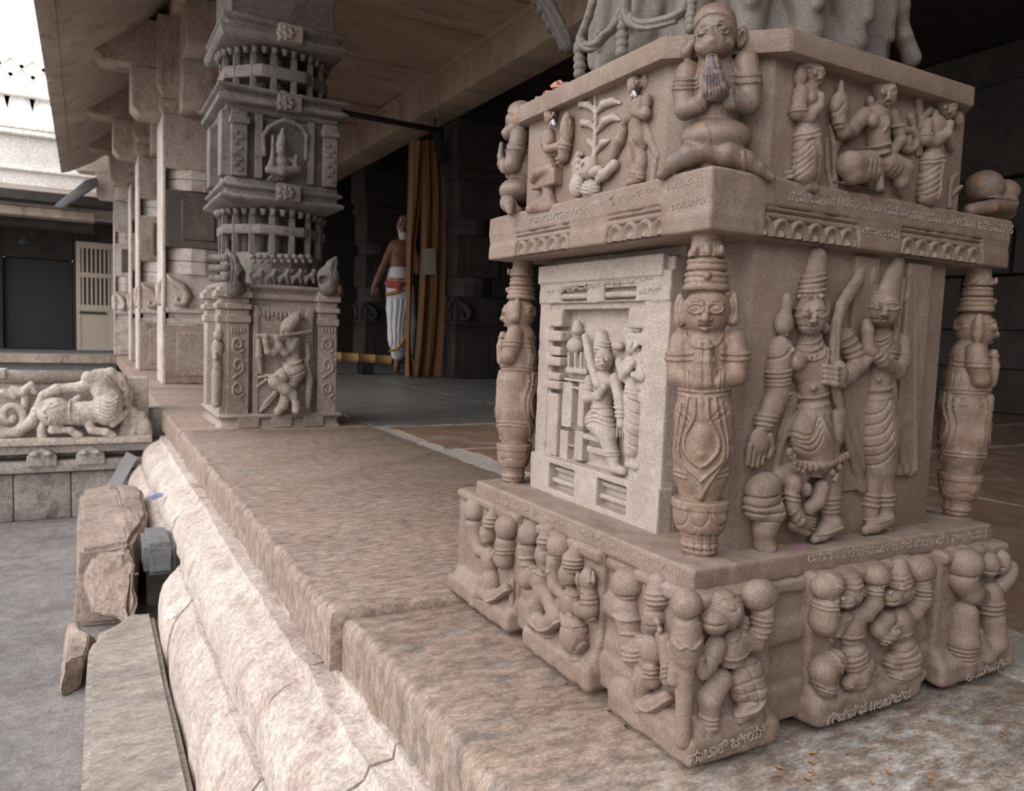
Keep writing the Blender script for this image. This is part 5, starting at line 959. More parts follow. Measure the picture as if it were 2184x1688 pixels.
V.c([(130, 829, 18, 10), (172, 826, 22, 11), (190, 818, 26, 13)], 3); V.e(117, 879, 30, 33, 31, 24, 0, 6); V.e(176, 882, 24, 44, 26, 24, 8, 10); V.e(230, 866, 28, 29, 42, 26, -10, 8); V.c([(218, 832, 26, 22), (214, 812, 26, 20)], 6); V.e(196, 806, 28, 20, 14, 18, 0, 5); V.e(186, 802, 32, 8, 8, 10)
V.c([(205, 795, 24, 8), (236, 797, 22, 12), (258, 808, 18, 11), (268, 830, 16, 8), (268, 862, 14, 7)], 4)
for t in range(6): V.l([(226 + t * 6, 800 + t * 3), (238 + t * 5, 816 + t * 4)], 2.5, -2.2); V.l([(208 + t, 850 + t * 8), (232, 856 + t * 8), (252 - t, 846 + t * 8)], 2.5, -2.0)
V.c([(96, 895, 22, 8), (88, 915, 20, 8), (90, 930, 20, 10)], 4); V.c([(120, 908, 34, 8), (112, 918, 34, 8), (150, 918, 36, 7), (168, 930, 34, 9)], 4); V.c([(190, 905, 34, 10), (196, 918, 36, 8), (225, 922, 38, 8), (240, 930, 34, 9)], 4); V.c([(240, 905, 30, 8), (256, 890, 28, 8), (268, 880, 24, 7)], 4)
V.c([(152, 858, 26, 4), (164, 850, 26, 6), (168, 846, 24, 5)], 3); V.l([(150, 852), (148, 880), (152, 905)], 3, -2.4)
for a in range(8): t = a * .8; V.l([(108 + 12 * math.cos(t), 880 + 12 * math.sin(t)), (114 + 22 * math.cos(t + .4), 880 + 22 * math.sin(t + .4))], 2.4, -1.6)
V.c([(276, 830, 6, 9), (272, 880, 8, 8), (262, 928, 10, 9)], 5); V.c([(284, 878, 10, 9), (290, 900, 12, 10), (280, 928, 12, 9)], 5); V.c([(302, 888, 10, 11), (308, 910, 12, 13), (316, 926, 10, 10)], 5); V.c([(296, 906, 14, 6), (300, 926, 14, 7)], 3)
V.mesh('reclining_lion', M['lion'], BAL)
WALL = M['court']
W2 = stone('stained_wall', (.27, .245, .225), (.40, .35, .315), (.17, .15, .14), 3, .5, .85, 70, stain=(3.2, .62, (.12, .11, .105))); WALL = W2
yb('moulded_band', -1.2, .36, 4.10, 4.4, Z(962), Z(945), WALL); yb('recess_band', -1.2, .36, 4.17, 4.4, Z(976), Z(960), WALL)
for a, b in ((-60, 60), (118, 166), (215, 288)): MB().tube([(XX(a), 4.165, Z(968)), (XX(b), 4.165, Z(968))], .012, 8).build('round_bar', WALL, BAL, smooth=True)
for c in (90, 192):
    w = 26 * .0023; MB().prism([(XX(c) - w, Z(986)), (XX(c) + w, Z(986)), (XX(c) + w, Z(966)), (XX(c) + w * .6, Z(955)), (XX(c), Z(948)), (XX(c) - w * .6, Z(955)), (XX(c) - w, Z(966))], 4.075, 4.25, 'y').build('arched_ornament', WALL, BAL, .006)
    for s in (-1, 1): MB().lathe((XX(c) + s * w * .45, 4.072, Z(960)), [(.018, -.008), (.02, 0), (.01, .012)], 10).build('rosette', WALL, BAL, smooth=True)
yb('moulded_band', -1.2, .36, 4.09, 4.4, Z(1000), Z(977), WALL); x = -1.2
for a, b in ((-1.2, -.62), (-.615, XX(27)), (XX(28), XX(150)), (XX(151), .36)): yb('course_block', a, b, 4.13, 4.4, -.5, Z(1004), WALL, .01)
MB().box(-1.2, .36, 4.24, 4.4, -.5, 0).build('core', WALL, BAL)
# ------------------------------------------------------------------ loose stones at the foot of the mouldings
def rock(name, label, cat, pts, mat, seed, amp=.012, sub=3, smooth=False):
    """hull of corner points, subdivided and roughened"""
    import bmesh
    b = bmesh.new(); [b.verts.new(p) for p in pts]; bmesh.ops.convex_hull(b, input=b.verts[:])
    bmesh.ops.dissolve_limit(b, angle_limit=.05, verts=b.verts[:], edges=b.edges[:]); bmesh.ops.bevel(b, geom=b.edges[:], offset=.014, segments=2, affect='EDGES', clamp_overlap=True); bmesh.ops.triangulate(b, faces=b.faces[:])
    for _ in range(sub):
        L = [e for e in b.edges if e.calc_length() > .03]
        if not L: break
        bmesh.ops.subdivide_edges(b, edges=L, cuts=1, use_grid_fill=True); bmesh.ops.triangulate(b, faces=b.faces[:])
    from mathutils import noise
    o_ = Vector((seed * 3.1, seed * 1.7, seed))
    for v in b.verts: v.co += Vector(noise.noise_vector(v.co * 9 + o_)) * amp + Vector(noise.noise_vector(v.co * 32 + o_)) * amp * .35
    me = bpy.data.meshes.new(name); b.to_mesh(me); b.free(); o = ob(name, me, mat, None, not smooth); me.set_sharp_from_angle(angle=.6)
    return tag(o, label, cat)
def bx8(x0, x1, y0, y1, z0, z1): return [(x, y, z) for x in (x0, x1) for y in (y0, y1) for z in (z0, z1)]
rock('stone_slab', 'long flat grey-brown stone slab lying beside the limewashed moulding', 'stone', [(-.03, .5, -.5), (-.03, .5, -.385), (.166, .5, -.5), (.166, .5, -.385), (.0, 2.16, -.5), (.0, 2.16, -.385), (.166, 2.36, -.5), (.166, 2.36, -.385), (.10, 2.38, -.385), (.02, 2.26, -.40)], M['bench'], 1, .005)
rock('stone_block', 'large rounded brown stone block lying beyond the broken rock', 'stone', [(-.03, 2.62, -.5), (-.02, 2.62, -.25), (.125, 2.60, -.5), (.125, 2.60, -.235), (-.035, 3.38, -.5), (-.02, 3.36, -.22), (.10, 3.42, -.205), (.195, 3.36, -.215), (.2, 3.36, -.5), (.19, 2.9, -.225)], M['rock'], 2, .010)
rock('broken_rock', 'jagged lump of broken rock hanging over the dark gap', 'stone', [(.0, 2.52, -.30), (.02, 2.50, -.24), (.10, 2.46, -.22), (.12, 2.44, -.26), (.125, 2.40, -.36), (.10, 2.38, -.42), (.04, 2.42, -.40), (.02, 2.60, -.26), (.11, 2.575, -.24), (.0, 2.59, -.44), (.11, 2.57, -.44)], M['rock'], 5, .022, 4)
rock('stone_block', 'square-cut blue-grey stone block wedged against the moulding', 'stone', bx8(.150, .236, 2.46, 2.68, -.315, -.215), M['bluegrey'], 4, .004)
rock('broken_rock', 'low brown broken stone left of the long slab', 'stone', [(-.055, 2.14, -.5), (-.05, 2.15, -.41), (-.012, 2.18, -.5), (-.01, 2.18, -.41), (.0, 2.30, -.40), (.015, 2.37, -.44), (.02, 2.40, -.46), (-.04, 2.42, -.40), (-.06, 2.44, -.5), (.03, 2.42, -.5)], M['rock'], 6, .012)
tag(MB().tube([(.148, 2.405, -.475), (.156, 2.57, -.470)], .014, 10).build('pipe', M['black'], None, smooth=True), 'dark pipe in the gap between the loose stones', 'pipe')
o = MB().box(-.028, .028, -.0015, .0015, -.18, .13).build('metal_plate', plain('galvanised', (.45, .48, .50), .4, .6)); o.location = (.135, 4.02, -.30); o.rotation_euler = (-.45, .55, 0); tag(o, 'strip of grey sheet metal leaning behind the large brown block', 'metal')
def crumple(name, label, cat, p, r, mat, seed):
    import bmesh
    b = bmesh.new(); bmesh.ops.create_icosphere(b, subdivisions=2, radius=r); R = random.Random(seed)
    for v in b.verts: v.co *= R.uniform(.55, 1.25); v.co.z *= .55
    me = bpy.data.meshes.new(name); b.to_mesh(me); b.free(); o = ob(name, me, mat); o.location = p; return tag(o, label, cat)
def on_roll(px, py, x): q = px_(px, py, x); return tuple(q)
crumple('wrapper', 'crumpled blue and white plastic wrapper on the moulding beyond the loose block', 'wrapper', on_roll(332, 1058, .215), .022, plain('wrapper_blue', (.32, .36, .55), .3), 3)
crumple('paper_scrap', 'white paper scrap on the lower moulding beside the long slab', 'paper', on_roll(364, 1316, .168), .014, plain('paper_white', (.85, .85, .84), .8), 4)
crumple('paper_scrap', 'small white scrap left of the blue-grey block', 'paper', on_roll(289, 1225, .13), .008, plain('paper_white_small', (.85, .85, .84), .8), 5)
# ------------------------------------------------------------------ curtain, rod, bamboo, man
def curtain(rows, y, folds, amp, mat, parent, name, th=.012):
    n = 40; m = len(rows); v = []; f = []
    for s in (0, 1):
        for py, xl, xr in rows:
            a = py_(xl, py, y); b = py_(xr, py, y)
            for i in range(n + 1):
                t = i / n; d = amp * math.sin(t * folds * 2 * math.pi + py * .004) + amp * .35 * math.sin(t * folds * 4.7 * math.pi + 1); v.append((a[0] + (b[0] - a[0]) * t, y + d + s * th, a[2] + (b[2] - a[2]) * t))
    k = (n + 1) * m
    for j in range(m - 1):
        for i in range(n): q = (j * (n + 1) + i, j * (n + 1) + i + 1, (j + 1) * (n + 1) + i + 1, (j + 1) * (n + 1) + i); f += [q, tuple(k + c for c in q[::-1])]
    me = bpy.data.meshes.new(name); me.from_pydata(v, [], f); me.update(); return ob(name, me, mat, parent, True)
CT = thing('curtain', 'tall rust-brown cloth curtain hanging from a dark rod in front of the man', 'curtain'); cl = plain('curtain_cloth', (.20, .098, .042), .9); cl2 = plain('patch_cloth', (.36, .31, .25), .9)
def interp(rows, n=22):
    ys = np.linspace(rows[0][0], rows[-1][0], n); return [(y, np.interp(y, [r[0] for r in rows], [r[1] for r in rows]), np.interp(y, [r[0] for r in rows], [r[2] for r in rows])) for y in ys]
curtain(interp([(300, 875, 908), (420, 873, 899), (530, 870, 884), (640, 870, 876), (740, 867, 873), (804, 865, 886)]), 6.72, 1.2, .03, cl, CT, 'narrow_drop')
curtain(interp([(300, 900, 938), (420, 903, 946), (530, 901, 947), (640, 896, 946), (740, 889, 942), (804, 883, 936)]), 6.80, 2.3, .03, cl, CT, 'wide_drop')
curtain(interp([(530, 901, 928), (586, 897, 930)], 6), 6.752, .4, .006, cl2, CT, 'sewn_patch', .006)
a = py_(670, 229, 6.7); b = py_(940, 279, 6.7); RD = tag(MB().tube([tuple(a), tuple(b)], .026, 10).build('curtain_rod', M['black'], None, smooth=True), 'dark horizontal rod running from the far pillar to the curtain', 'rod')
h_ = py_(912, 157, 6.75); HW = thing('hanging_wire', 'pair of thin wires holding the rod end from a hook in the ceiling', 'wire')
for dx in (-4, 8): q = py_(912 + dx, 160, 6.72); e = py_(930, 276, 6.72); MB().tube([tuple(q), tuple(e)], .006, 6).build('wire', M['black'], HW)
MB().tube([tuple(py_(902, 156, 6.72)), tuple(py_(924, 156, 6.72))], .022, 8).build('hook', M['black'], HW); MB().tube([tuple(py_(934, 275, 6.74)), tuple(py_(938, 320, 6.74)), tuple(py_(944, 350, 6.74))], [.06, .05, .03], 8).build('tied_end', M['black'], CT, smooth=True)
bam = plain('bamboo', (.46, .27, .11), .5)
BP = thing('bamboo_pole', 'thick yellow bamboo pole lying low across the hall floor', 'pole'); y = 7.2; a = py_(650, 757, y); b = py_(832, 769, y); n = 5
for i in range(n): t0, t1 = i / n, (i + 1) / n; p, q = a + (b - a) * t0, a + (b - a) * t1; d = q - p; MB().tube([tuple(p), tuple(p + d * .03), tuple(p + d * .5), tuple(p + d * .97), tuple(q)], [.052, .047, .045, .047, .052], 12).build('segment', bam, BP, smooth=True)
for t in (.15, .7): p = a + (b - a) * t; MB().box(p[0] - .06, p[0] + .06, y - .08, y + .08, 0, p[2] - .04).build('support', M['black'], BP)
p = py_(730, 618, 7.9); BP2 = thing('bamboo_pole', 'second bamboo pole, its round end showing just right of the far pillar', 'pole'); MB().tube([(p[0] - .9, 8.6, p[2] - .05), (p[0], 7.9, p[2])], .055, 12).build('segment', bam, BP2, smooth=True)
for t in (.2, .85): MB().tube([(p[0] - .9 + .9 * t, 8.6 - .7 * t, 0), (p[0] - .9 + .9 * t, 8.6 - .7 * t, p[2] - .06)], .03, 8).build('support', M['black'], BP2)
MAN = thing('person', 'bare-chested old man with white beard in white and red waistcloth, standing behind the curtain', 'person')
FM = Fr((0.0, 7.45), (0, 1)); skin = plain('skin', (.23, .105, .062), .55); white = plain('white_cotton', (.72, .70, .74), .9); red = plain('red_sash', (.52, .10, .08), .9); gold = plain('gold_border', (.50, .24, .07), .8); hair = plain('white_beard', (.60, .55, .50), .9)
V = Vol(FM, 780, 450, 910, 800, .22, .22, .009, .0)
V.e(860, 482, 0, 13, 23, 15, 0, 3); V.e(860, 492, 6, 10, 12, 9, 0, 3); V.c([(860, 484, 15, 2), (860, 490, 17, 3)], 1); V.e(854, 480, 12, 3, 2, 3, 0, 1); V.e(866, 480, 12, 3, 2, 3, 0, 1); V.c([(854, 476, 13, 2), (858, 475, 14, 2)], 1); V.c([(862, 475, 14, 2), (867, 476, 13, 2)], 1); V.e(847, 484, -1, 2, 5, 3, 0, 1); V.e(873, 484, -1, 2, 5, 3, 0, 1)
V.c([(860, 500, -2, 7), (859, 514, -3, 8)], 4); V.c([(842, 524, -2, 11), (872, 523, -2, 11)], 8); V.c([(856, 535, 0, 22), (852, 560, 0, 19), (851, 585, 0, 21)], 10, flat=.75); V.e(846, 544, 10, 8, 6, 5, 0, 4); V.e(866, 544, 10, 8, 6, 5, 0, 4)
V.c([(837, 525, -2, 9), (826, 550, -2, 8), (815, 573, 0, 7), (805, 595, 4, 6), (799, 608, 6, 5)], 4); V.e(797, 615, 6, 5, 8, 4, 0, 2)
for i in range(4): V.c([(793 + i * 3, 620, 6, 2), (793 + i * 3, 630 - abs(i - 1.5) * 1.5, 8, 1.7)], .6)
V.c([(803, 614, 8, 2.2), (806, 622, 9, 1.8)], .8)
V.c([(880, 525, -2, 9), (890, 555, -2, 8), (890, 580, 6, 7)], 4)
V.c([(848, 740, 2, 7), (847, 772, 2, 6), (846, 786, 4, 6), (845, 791, 16, 5)], 3); V.c([(870, 740, -4, 7), (870, 776, -4, 6), (870, 782, 8, 5)], 3)
V.c([(848, 600, 0, 18), (848, 680, 0, 14), (848, 745, 2, 8)], 6); V.c([(864, 600, 0, 18), (868, 680, -4, 13), (870, 745, -4, 8)], 6)
V.mesh('body', skin, MAN)
V = Vol(FM, 835, 488, 885, 516, .05, .15, .006, .0); V.e(860, 503, 7, 10, 10, 10, 0, 3); V.c([(851, 490, 4, 3), (855, 500, 9, 4)], 2); V.c([(869, 490, 4, 3), (865, 500, 9, 4)], 2); V.mesh('beard', hair, MAN)
V = Vol(FM, 810, 570, 900, 780, .2, .22, .008, .0); V.w0 = 20
V.c([(851, 584, 0, 24), (850, 600, 0, 26)], 6, flat=.8); V.c([(850, 615, 0, 27), (848, 660, 0, 24), (846, 720, 2, 20), (848, 756, 2, 14)], 8, flat=.8); V.c([(860, 620, 0, 26), (868, 690, -4, 20), (870, 750, -4, 14)], 8, flat=.8)
for t in range(5): V.l([(830 + t * 11, 640), (832 + t * 8, 700), (836 + t * 6, 750)], 3, 2.5)
V.mesh('waistcloth', white, MAN)
V = Vol(FM, 815, 592, 895, 640, .2, .24, .008, .0); V.c([(830, 606, 12, 8), (850, 609, 20, 8), (872, 606, 12, 8)], 4); V.c([(828, 604, 0, 9), (872, 604, 0, 9)], 3); V.mesh('red_sash', red, MAN)
V = Vol(FM, 815, 590, 895, 770, .2, .26, .008, .0); V.c([(826, 628, 12, 4), (848, 622, 24, 4), (876, 616, 14, 4)], 2); V.c([(832, 750, 14, 3), (850, 742, 24, 3), (868, 716, 20, 3)], 2); V.c([(830, 594, 14, 2.5), (850, 596, 24, 2.5), (872, 594, 14, 2.5)], 1); V.mesh('gold_border', gold, MAN)['kind'] = 'stuff'
V = Vol(FM, 850, 460, 872, 478, .02, .12, .003, .0)
for x in (856, 864): V.c([(x, 464, 11, 1.2), (x, 475, 13, 1.2)], .5)
V.c([(856, 475, 13, 1.2), (860, 478, 14, 1.2), (864, 475, 13, 1.2)], .5); V.mesh('forehead_mark', hair, MAN)
# ------------------------------------------------------------------ lettering cut along the bands
def letters(txt, fr, x0, y0, x1, y1, hp, w, parent, mat=None):
    """letters between two photograph points of a face (baseline), hp pixels high"""
    cu = bpy.data.curves.new('inscription', 'FONT'); cu.body = txt; cu.size = 1; cu.extrude = 0.0; cu.resolution_u = 2
    o = bpy.data.objects.new('inscription_source', cu); COL.objects.link(o)
    me = bpy.data.meshes.new_from_object(o.evaluated_get(bpy.context.evaluated_depsgraph_get())); bpy.data.objects.remove(o); bpy.data.curves.remove(cu)
    n = len(me.vertices); v = np.empty(n * 3, np.float32); me.vertices.foreach_get('co', v); v = v.reshape(-1, 3)
    if not n: return
    a = fr.P(x0, y0, w); b = fr.P(x1, y1, w); m = fr.sc(x0, y0); v[:, 0] -= v[:, 0].min(); v[:, 0] /= v[:, 0].max(); v[:, 1] -= v[:, 1].min(); v[:, 1] *= hp * m / v[:, 1].max()
    L = a + (b - a) * v[:, :1]; L[:, 2] += v[:, 1]; L[:, 1] = -w
    W = fr.O + L[:, :1] * fr.u + L[:, 1:2] * fr.d + L[:, 2:] * np.array([0, 0, 1.0]); me.vertices.foreach_set('co', np.ascontiguousarray(W, np.float32).ravel()); me.materials.clear(); me.update()
    import bmesh
    bm = bmesh.new(); bm.from_mesh(me); r = bmesh.ops.extrude_face_region(bm, geom=bm.faces[:]); bmesh.ops.translate(bm, vec=Vector(fr.d * .0012), verts=[g for g in r['geom'] if isinstance(g, bmesh.types.BMVert)]); bm.to_mesh(me); bm.free()
    q = ob('inscription', me, mat or M['letter'], parent); q['kind'] = 'stuff'
LED = bpy.data.objects['ledge']; PAN = bpy.data.objects['pavilion_panel']
F1 = Fr((0, .601), (0, 1)); F2 = Fr((0, .620), (0, 1)); F3 = Fr((.577, 0), (1, 0)); F4 = Fr((.565, 0), (1, 0)); F5 = Fr((.63, 0), (1, 0)); F6 = Fr((0, .570), (0, 1))
letters('ರಸುನ ।ಸಿರಿಸಿಮಾಖಿಜತಿರ ಕಿಜಿಖಧಿ1 ೫ಆಸಿಮಿಸ', F1, 1724, 1206, 2104, 1150, 26, .0008, SLAB)
letters('ಸಿವಾಶಿವಾಸಖರ', F2, 1682, 428, 1780, 441, 22, .0008, LED); letters('।।ರುಘ', F2, 1788, 442, 1834, 450, 26, .0008, LED)
letters('ಸಿಪರಿಭಾನಿರಾ', F2, 1842, 452, 1935, 466, 24, .0008, LED); letters('ಸಂಗಿಮಾಕ್ಷಲಿರೂರ', F2, 1942, 468, 2080, 488, 22, .0008, LED); letters('।ಸಿಪಮಿಸ', F2, 2088, 490, 2160, 500, 22, .0008, LED)
letters('ರಿವಾಲಿವಾರು', F2, 1842, 498, 1915, 509, 16, .0008, LED)
letters('ಪಿರಿಸಿಪರಿಮಿನಾಜಿಗಂರ', F3, 1092, 484, 1258, 452, 15, .0008, LED); letters('ಅಘಾರೈ ತಿಮುರನಿಂಧಿ', F3, 1262, 450, 1412, 408, 18, .0008, LED); letters('ಮಿಲಾರಾಜಿ', F3, 1420, 406, 1502, 384, 16, .0008, LED)
letters('ಬಿರಿಸುಲಿರು', F3, 1431, 447, 1502, 432, 16, .0008, LED); letters('ಆರಿಸಿ', F3, 1431, 470, 1484, 460, 15, .0008, LED)
letters('ಅಥ ಬಿರಿಸಿತಾಜಿ', F4, 1058, 1072, 1190, 1118, 11, .0008, SLAB); letters('ಲಿಮರಾಸಿವಾ ಸಿರಿಭಾ', F4, 1196, 1120, 1310, 1170, 12, .0008, SLAB); letters('ಜಿನಾರಾಸಿ ಲಿರಿರು', F4, 1322, 1174, 1454, 1232, 13, .0008, SLAB)
letters('ಆ ರಿಬಿಮಾಜಿ ಸಿಲಿರು', F5, 1166, 630, 1390, 596, 13, .0028, PAN); letters('ಮಿಸಿ', F5, 1362, 628, 1408, 624, 12, .0028, PAN)
letters('ನಾಜಾಕಿ ಜೀಯಿ', F6, 1472, 1634, 1632, 1570, 30, .0024, B1); letters('ಗಿಜಿಪ್ಪ ।।ಅಬಿಜಿಪ', F6, 1766, 1548, 1942, 1490, 26, .0024, B2); letters('ಅಯಿಯಿಪ', F6, 2062, 1456, 2150, 1418, 22, .0024, B3)
# ------------------------------------------------------------------ swelling lotus trunk above the cornice, with scrolls and little posts
FT = Fr((.70, .74), (.7, .7)); V = Vol.world(Fr((0, 0), (0, 1)), (.60, .62, .785), (1.08, 1.12, 1.02), .0040, .0012)
TC = (.842, .872)
for z0, z1, r in ((.785, .815, .205), (.80, .835, .192), (.82, .86, .180), (.85, 1.03, .172)): V.disc(TC, r, z0, z1, .010, .014)
for k in range(16):
    t = k * math.pi / 8 + .1; c, s_ = math.cos(t), math.sin(t)
    V.cap((TC[0] + c * .165, TC[1] + s_ * .165, .93), (TC[0] + c * .188, TC[1] + s_ * .188, .835), .034, .020, .006); V.cap((TC[0] + c * .17, TC[1] + s_ * .17, 1.02), (TC[0] + c * .17, TC[1] + s_ * .17, .93), .030, .034, .006)
    V.cap((TC[0] + c * .198, TC[1] + s_ * .198, .94), (TC[0] + c * .206, TC[1] + s_ * .206, .862), .020, .010, .004)
V.mesh('lotus_trunk', M['grey'], PIL)
FP_ = Fr((.600, .0), (1, 0))
def beads(name, fr, pts, rs, k=2, h=.0012, lab=None):
    xs = [p[0] for p in pts]; ys = [p[1] for p in pts]
    V = Vol(fr, min(xs) - 26, min(ys) - 26, max(xs) + 26, max(ys) + 26, .02, .02, h, .0003)
    for p, r in zip(pts, rs): V.e(p[0], p[1], 0, r, r * .85, r, 0, k)
    V.c([(p[0], p[1], 0, min(rs) * .7) for p in pts], k); o = V.mesh(name, M['dark' if name == 'hanging_beads' else 'grey'], PIL)  # hanging_beads get a darker stone colour in place of shade
def scroll(fr, pts, r, name='scroll'):
    xs = [p[0] for p in pts]; ys = [p[1] for p in pts]
    V = Vol(fr, min(xs) - 24, min(ys) - 24, max(xs) + 24, max(ys) + 24, .02, .022, .0012, .0003); V.w0 = 10
    V.c([(p[0], p[1], 0, r) for p in pts], 3); V.l(pts, r * .35, 3); V.mesh(name, M['dark' if name == 'bracket_arm' else 'grey'], PIL)  # shadow over the bracket_arm put in as a darker stone colour
beads('baluster', FP_, [(1236, 158), (1237, 142), (1236, 126), (1235, 108), (1234, 98)], [13, 14, 13, 12, 11]); beads('baluster', FP_, [(1326, 112), (1327, 96), (1327, 79), (1328, 58), (1328, 40)], [14, 14, 14, 13, 12]); beads('baluster', Fr((.625, .665), (1, 1)), [(1474, 62), (1473, 48), (1473, 34), (1474, 20), (1476, 6)], [12, 12, 12, 11, 11])
scroll(FP_, [(1236, 96), (1238, 80), (1246, 60), (1256, 34), (1263, 8), (1268, -24)], 9); scroll(FP_, [(1238, 88), (1244, 98), (1258, 101), (1274, 94), (1286, 78), (1300, 68), (1314, 50), (1325, 26), (1334, 4), (1340, -24)], 11); scroll(FP_, [(1274, 92), (1272, 74), (1280, 68)], 7)
scroll(FP_, [(1336, -24), (1334, 10), (1336, 30), (1346, 46), (1366, 54), (1392, 52), (1416, 46), (1440, 38), (1458, 24), (1468, 4), (1476, -24)], 12)
beads('hanging_beads', Fr((.66, .0), (1, 0)), [(1146, 2), (1160, 22), (1166, 42), (1178, 60), (1190, 78), (1202, 104)], [13, 15, 12, 14, 10, 10], 4, .0016); scroll(Fr((.66, .0), (1, 0)), [(1150, -20), (1176, 20), (1196, 60), (1214, 100)], 15, 'bracket_arm')
FQ = Fr((0, .70), (0, 1)); V = Vol(FQ, 1880, -40, 1975, 140, .03, .03, .0018, .0004); V.c([(1908, -30, 0, 30), (1914, 20, 0, 24), (1918, 36, 0, 17), (1928, 80, 0, 17), (1944, 125, 0, 20)], 8); V.mesh('scroll_foot', M['grey'], PIL)
for i, (x, y, r, lb) in enumerate(((1195, 170, .014, 'largest orange brick crumb on the cornice edge'), (1172, 186, .009, 'middle orange brick crumb on the cornice edge'), (1152, 202, .007, 'smallest orange brick crumb at the cornice end'))): q = px_(x, y, .585); crumple('brick_crumb', lb, 'brick', (q[0], q[1], .79 + r * .5), r, M['crumb'] if 'crumb' in M else M.setdefault('crumb', stone('brick_crumb_stone', (.46, .20, .12), (.50, .33, .27), (.40, .17, .10), 60, .3, .85, 200)), 20 + i)
# ------------------------------------------------------------------ far carved pillar with the flute player
M['far'] = stone('far_pillar_stone', (.30, .235, .195), (.38, .31, .265), (.25, .20, .17), 4, .4, .82, 110, gd=.004)
M['far_dark'] = stone('far_pillar_weathered', (.15, .13, .118), (.22, .19, .172), (.11, .098, .09), 4, .4, .85, 110, gd=.004)
FARP = thing('carved_pillar', 'weathered tall far pillar with a flute player carved on its base, at the platform edge', 'pillar')
YF = 3.42; FFP = Fr((0, YF), (0, 1)); fx, fy = .755, YF + .255
def FZ(py): return float(py_(600, py, YF)[2])
def FX(px): return float(py_(px, 760, YF)[0])
def fsq(n, prof, m='far', sq=(1, 1)): return MB().square((fx, fy, 0), [(r, FZ(y)) for r, y in prof], sq).build(n, M[m], FARP, .004, seg=1)
fsq('plinth', [(.262, 917), (.262, 908), (.252, 906), (.252, 893), (.268, 890), (.268, 884), (.250, 880)])
for c in (-.14, 0, .14): MB().box(fx + c - .045, fx + c + .045, YF - .012, YF + .05, FZ(912), FZ(886)).build('plinth_tablet', M['far'], FARP, .004, seg=1)
fsq('die', [(.222, 882), (.222, 636)])
def pilaster(x0, x1, ya, yb, front=True):
    def bx(n, a, b, y0, y1, pr):
        if front: return MB().box(a, b, YF - pr, YF + .06, FZ(y1), FZ(y0)).build(n, M['far'], FARP, .003, seg=1)
        return MB().box(fx - .255 - pr, fx - .2, a, b, FZ(y1), FZ(y0)).build(n, M['far'], FARP, .003, seg=1)
    bx('pilaster', x0, x1, 690, 884, .004)
    bx('pilaster_capital', x0 - .006, x1 + .006, 676, 692, .014); bx('pilaster_capital', x0, x1, 664, 678, .004); bx('pilaster_capital', x0 - .008, x1 + .008, 652, 664, .018); bx('pilaster_capital', x0, x1, 640, 653, .002); bx('pilaster_capital', x0 - .010, x1 + .010, 626, 640, .022); bx('pilaster_capital', x0 - .004, x1 + .004, 618, 627, .008)
for a, b in ((484, 531), (678, 718)): pilaster(FX(a), FX(b), 0, 0)
for a, b in ((YF, YF + .09), (YF + .40, YF + .50)): pilaster(a, b, 0, 0, False)
MB().box(FX(545), FX(662), YF + .005, YF + .1, FZ(884), FZ(655)).build('niche_back', M['far'], FARP)
for a, b in ((540, 552), (655, 667)): MB().box(FX(a), FX(b), YF - .002, YF + .08, FZ(884), FZ(655)).build('niche_jamb', M['far'], FARP, .003, seg=1)
for i in range(12): x = FX(554 + i * 9); MB().tube([(x, YF + .006, FZ(664)), (x, YF + .002, FZ(676 + (i % 3) * 4))], .006, 6).build('tassel', M['far'], FARP, smooth=True)
for pa, pb in ((490, 526), (684, 714)):                       # leaf scroll on the pilasters
    c = (pa + pb) / 2; V = Vol(FFP, pa - 4, 690, pb + 4, 884, .005, .03, .0036, .0005)
    for k, y in enumerate((735, 780, 830)):
        s = 1 if k % 2 else -1; V.c([(c + s * (4 + .9 * t) * math.cos(t * .8), y + (5 + 1.3 * t) * math.sin(t * .8), 3, 3) for t in np.linspace(0, 11, 16)], 1)
        V.c([(c - s * 10, y + 26, 3, 3), (c + s * 2, y + 18, 3, 3), (c + s * 12, y + 8, 3, 3)], 1)
    for t in range(5): V.c([(pa + 5 + t * 6.5, 700, 3, 2.4), (pa + 5 + t * 6.5, 712 - abs(t - 2) * 2, 3, 2.4)], 1)
    V.b(pa, 722, pb, 727, -2, 4, 1, 1); V.mesh('leaf_scroll', M['far'], FARP)
V = Vol(FFP, 535, 655, 675, 888, .02, .10, .0034, .0006); V.w0 = 24
V.c([(640, 666, 22, 4), (630, 680, 22, 14), (618, 694, 22, 17)], 3); V.e(612, 702, 24, 15, 14, 14, -20, 4); V.c([(602, 706, 32, 3), (600, 710, 32, 3)], 1); V.e(608, 700, 36, 2.5, 2.2, 2); V.e(618, 700, 36, 2.5, 2.2, 2)
V.c([(549, 716, 30, 4), (600, 717, 36, 4.2), (664, 707, 24, 4)], 1); V.c([(632, 726, 18, 11), (620, 746, 24, 10), (609, 752, 28, 9), (596, 738, 32, 8), (590, 722, 34, 7)], 3); V.c([(600, 730, 16, 9), (585, 752, 22, 9), (572, 750, 24, 8), (568, 730, 30, 7), (566, 718, 32, 7)], 3)
V.e(622, 740, 14, 20, 18, 14, 0, 4); V.c([(624, 752, 14, 15), (628, 775, 14, 16)], 5); V.e(627, 792, 16, 27, 22, 20, 0, 6); V.c([(606, 800, 20, 17), (588, 814, 24, 15), (610, 832, 30, 12), (626, 842, 30, 9), (632, 862, 28, 8), (632, 876, 28, 9)], 4); V.c([(626, 806, 14, 18), (612, 838, 14, 13), (604, 866, 14, 10), (594, 878, 18, 10)], 4)
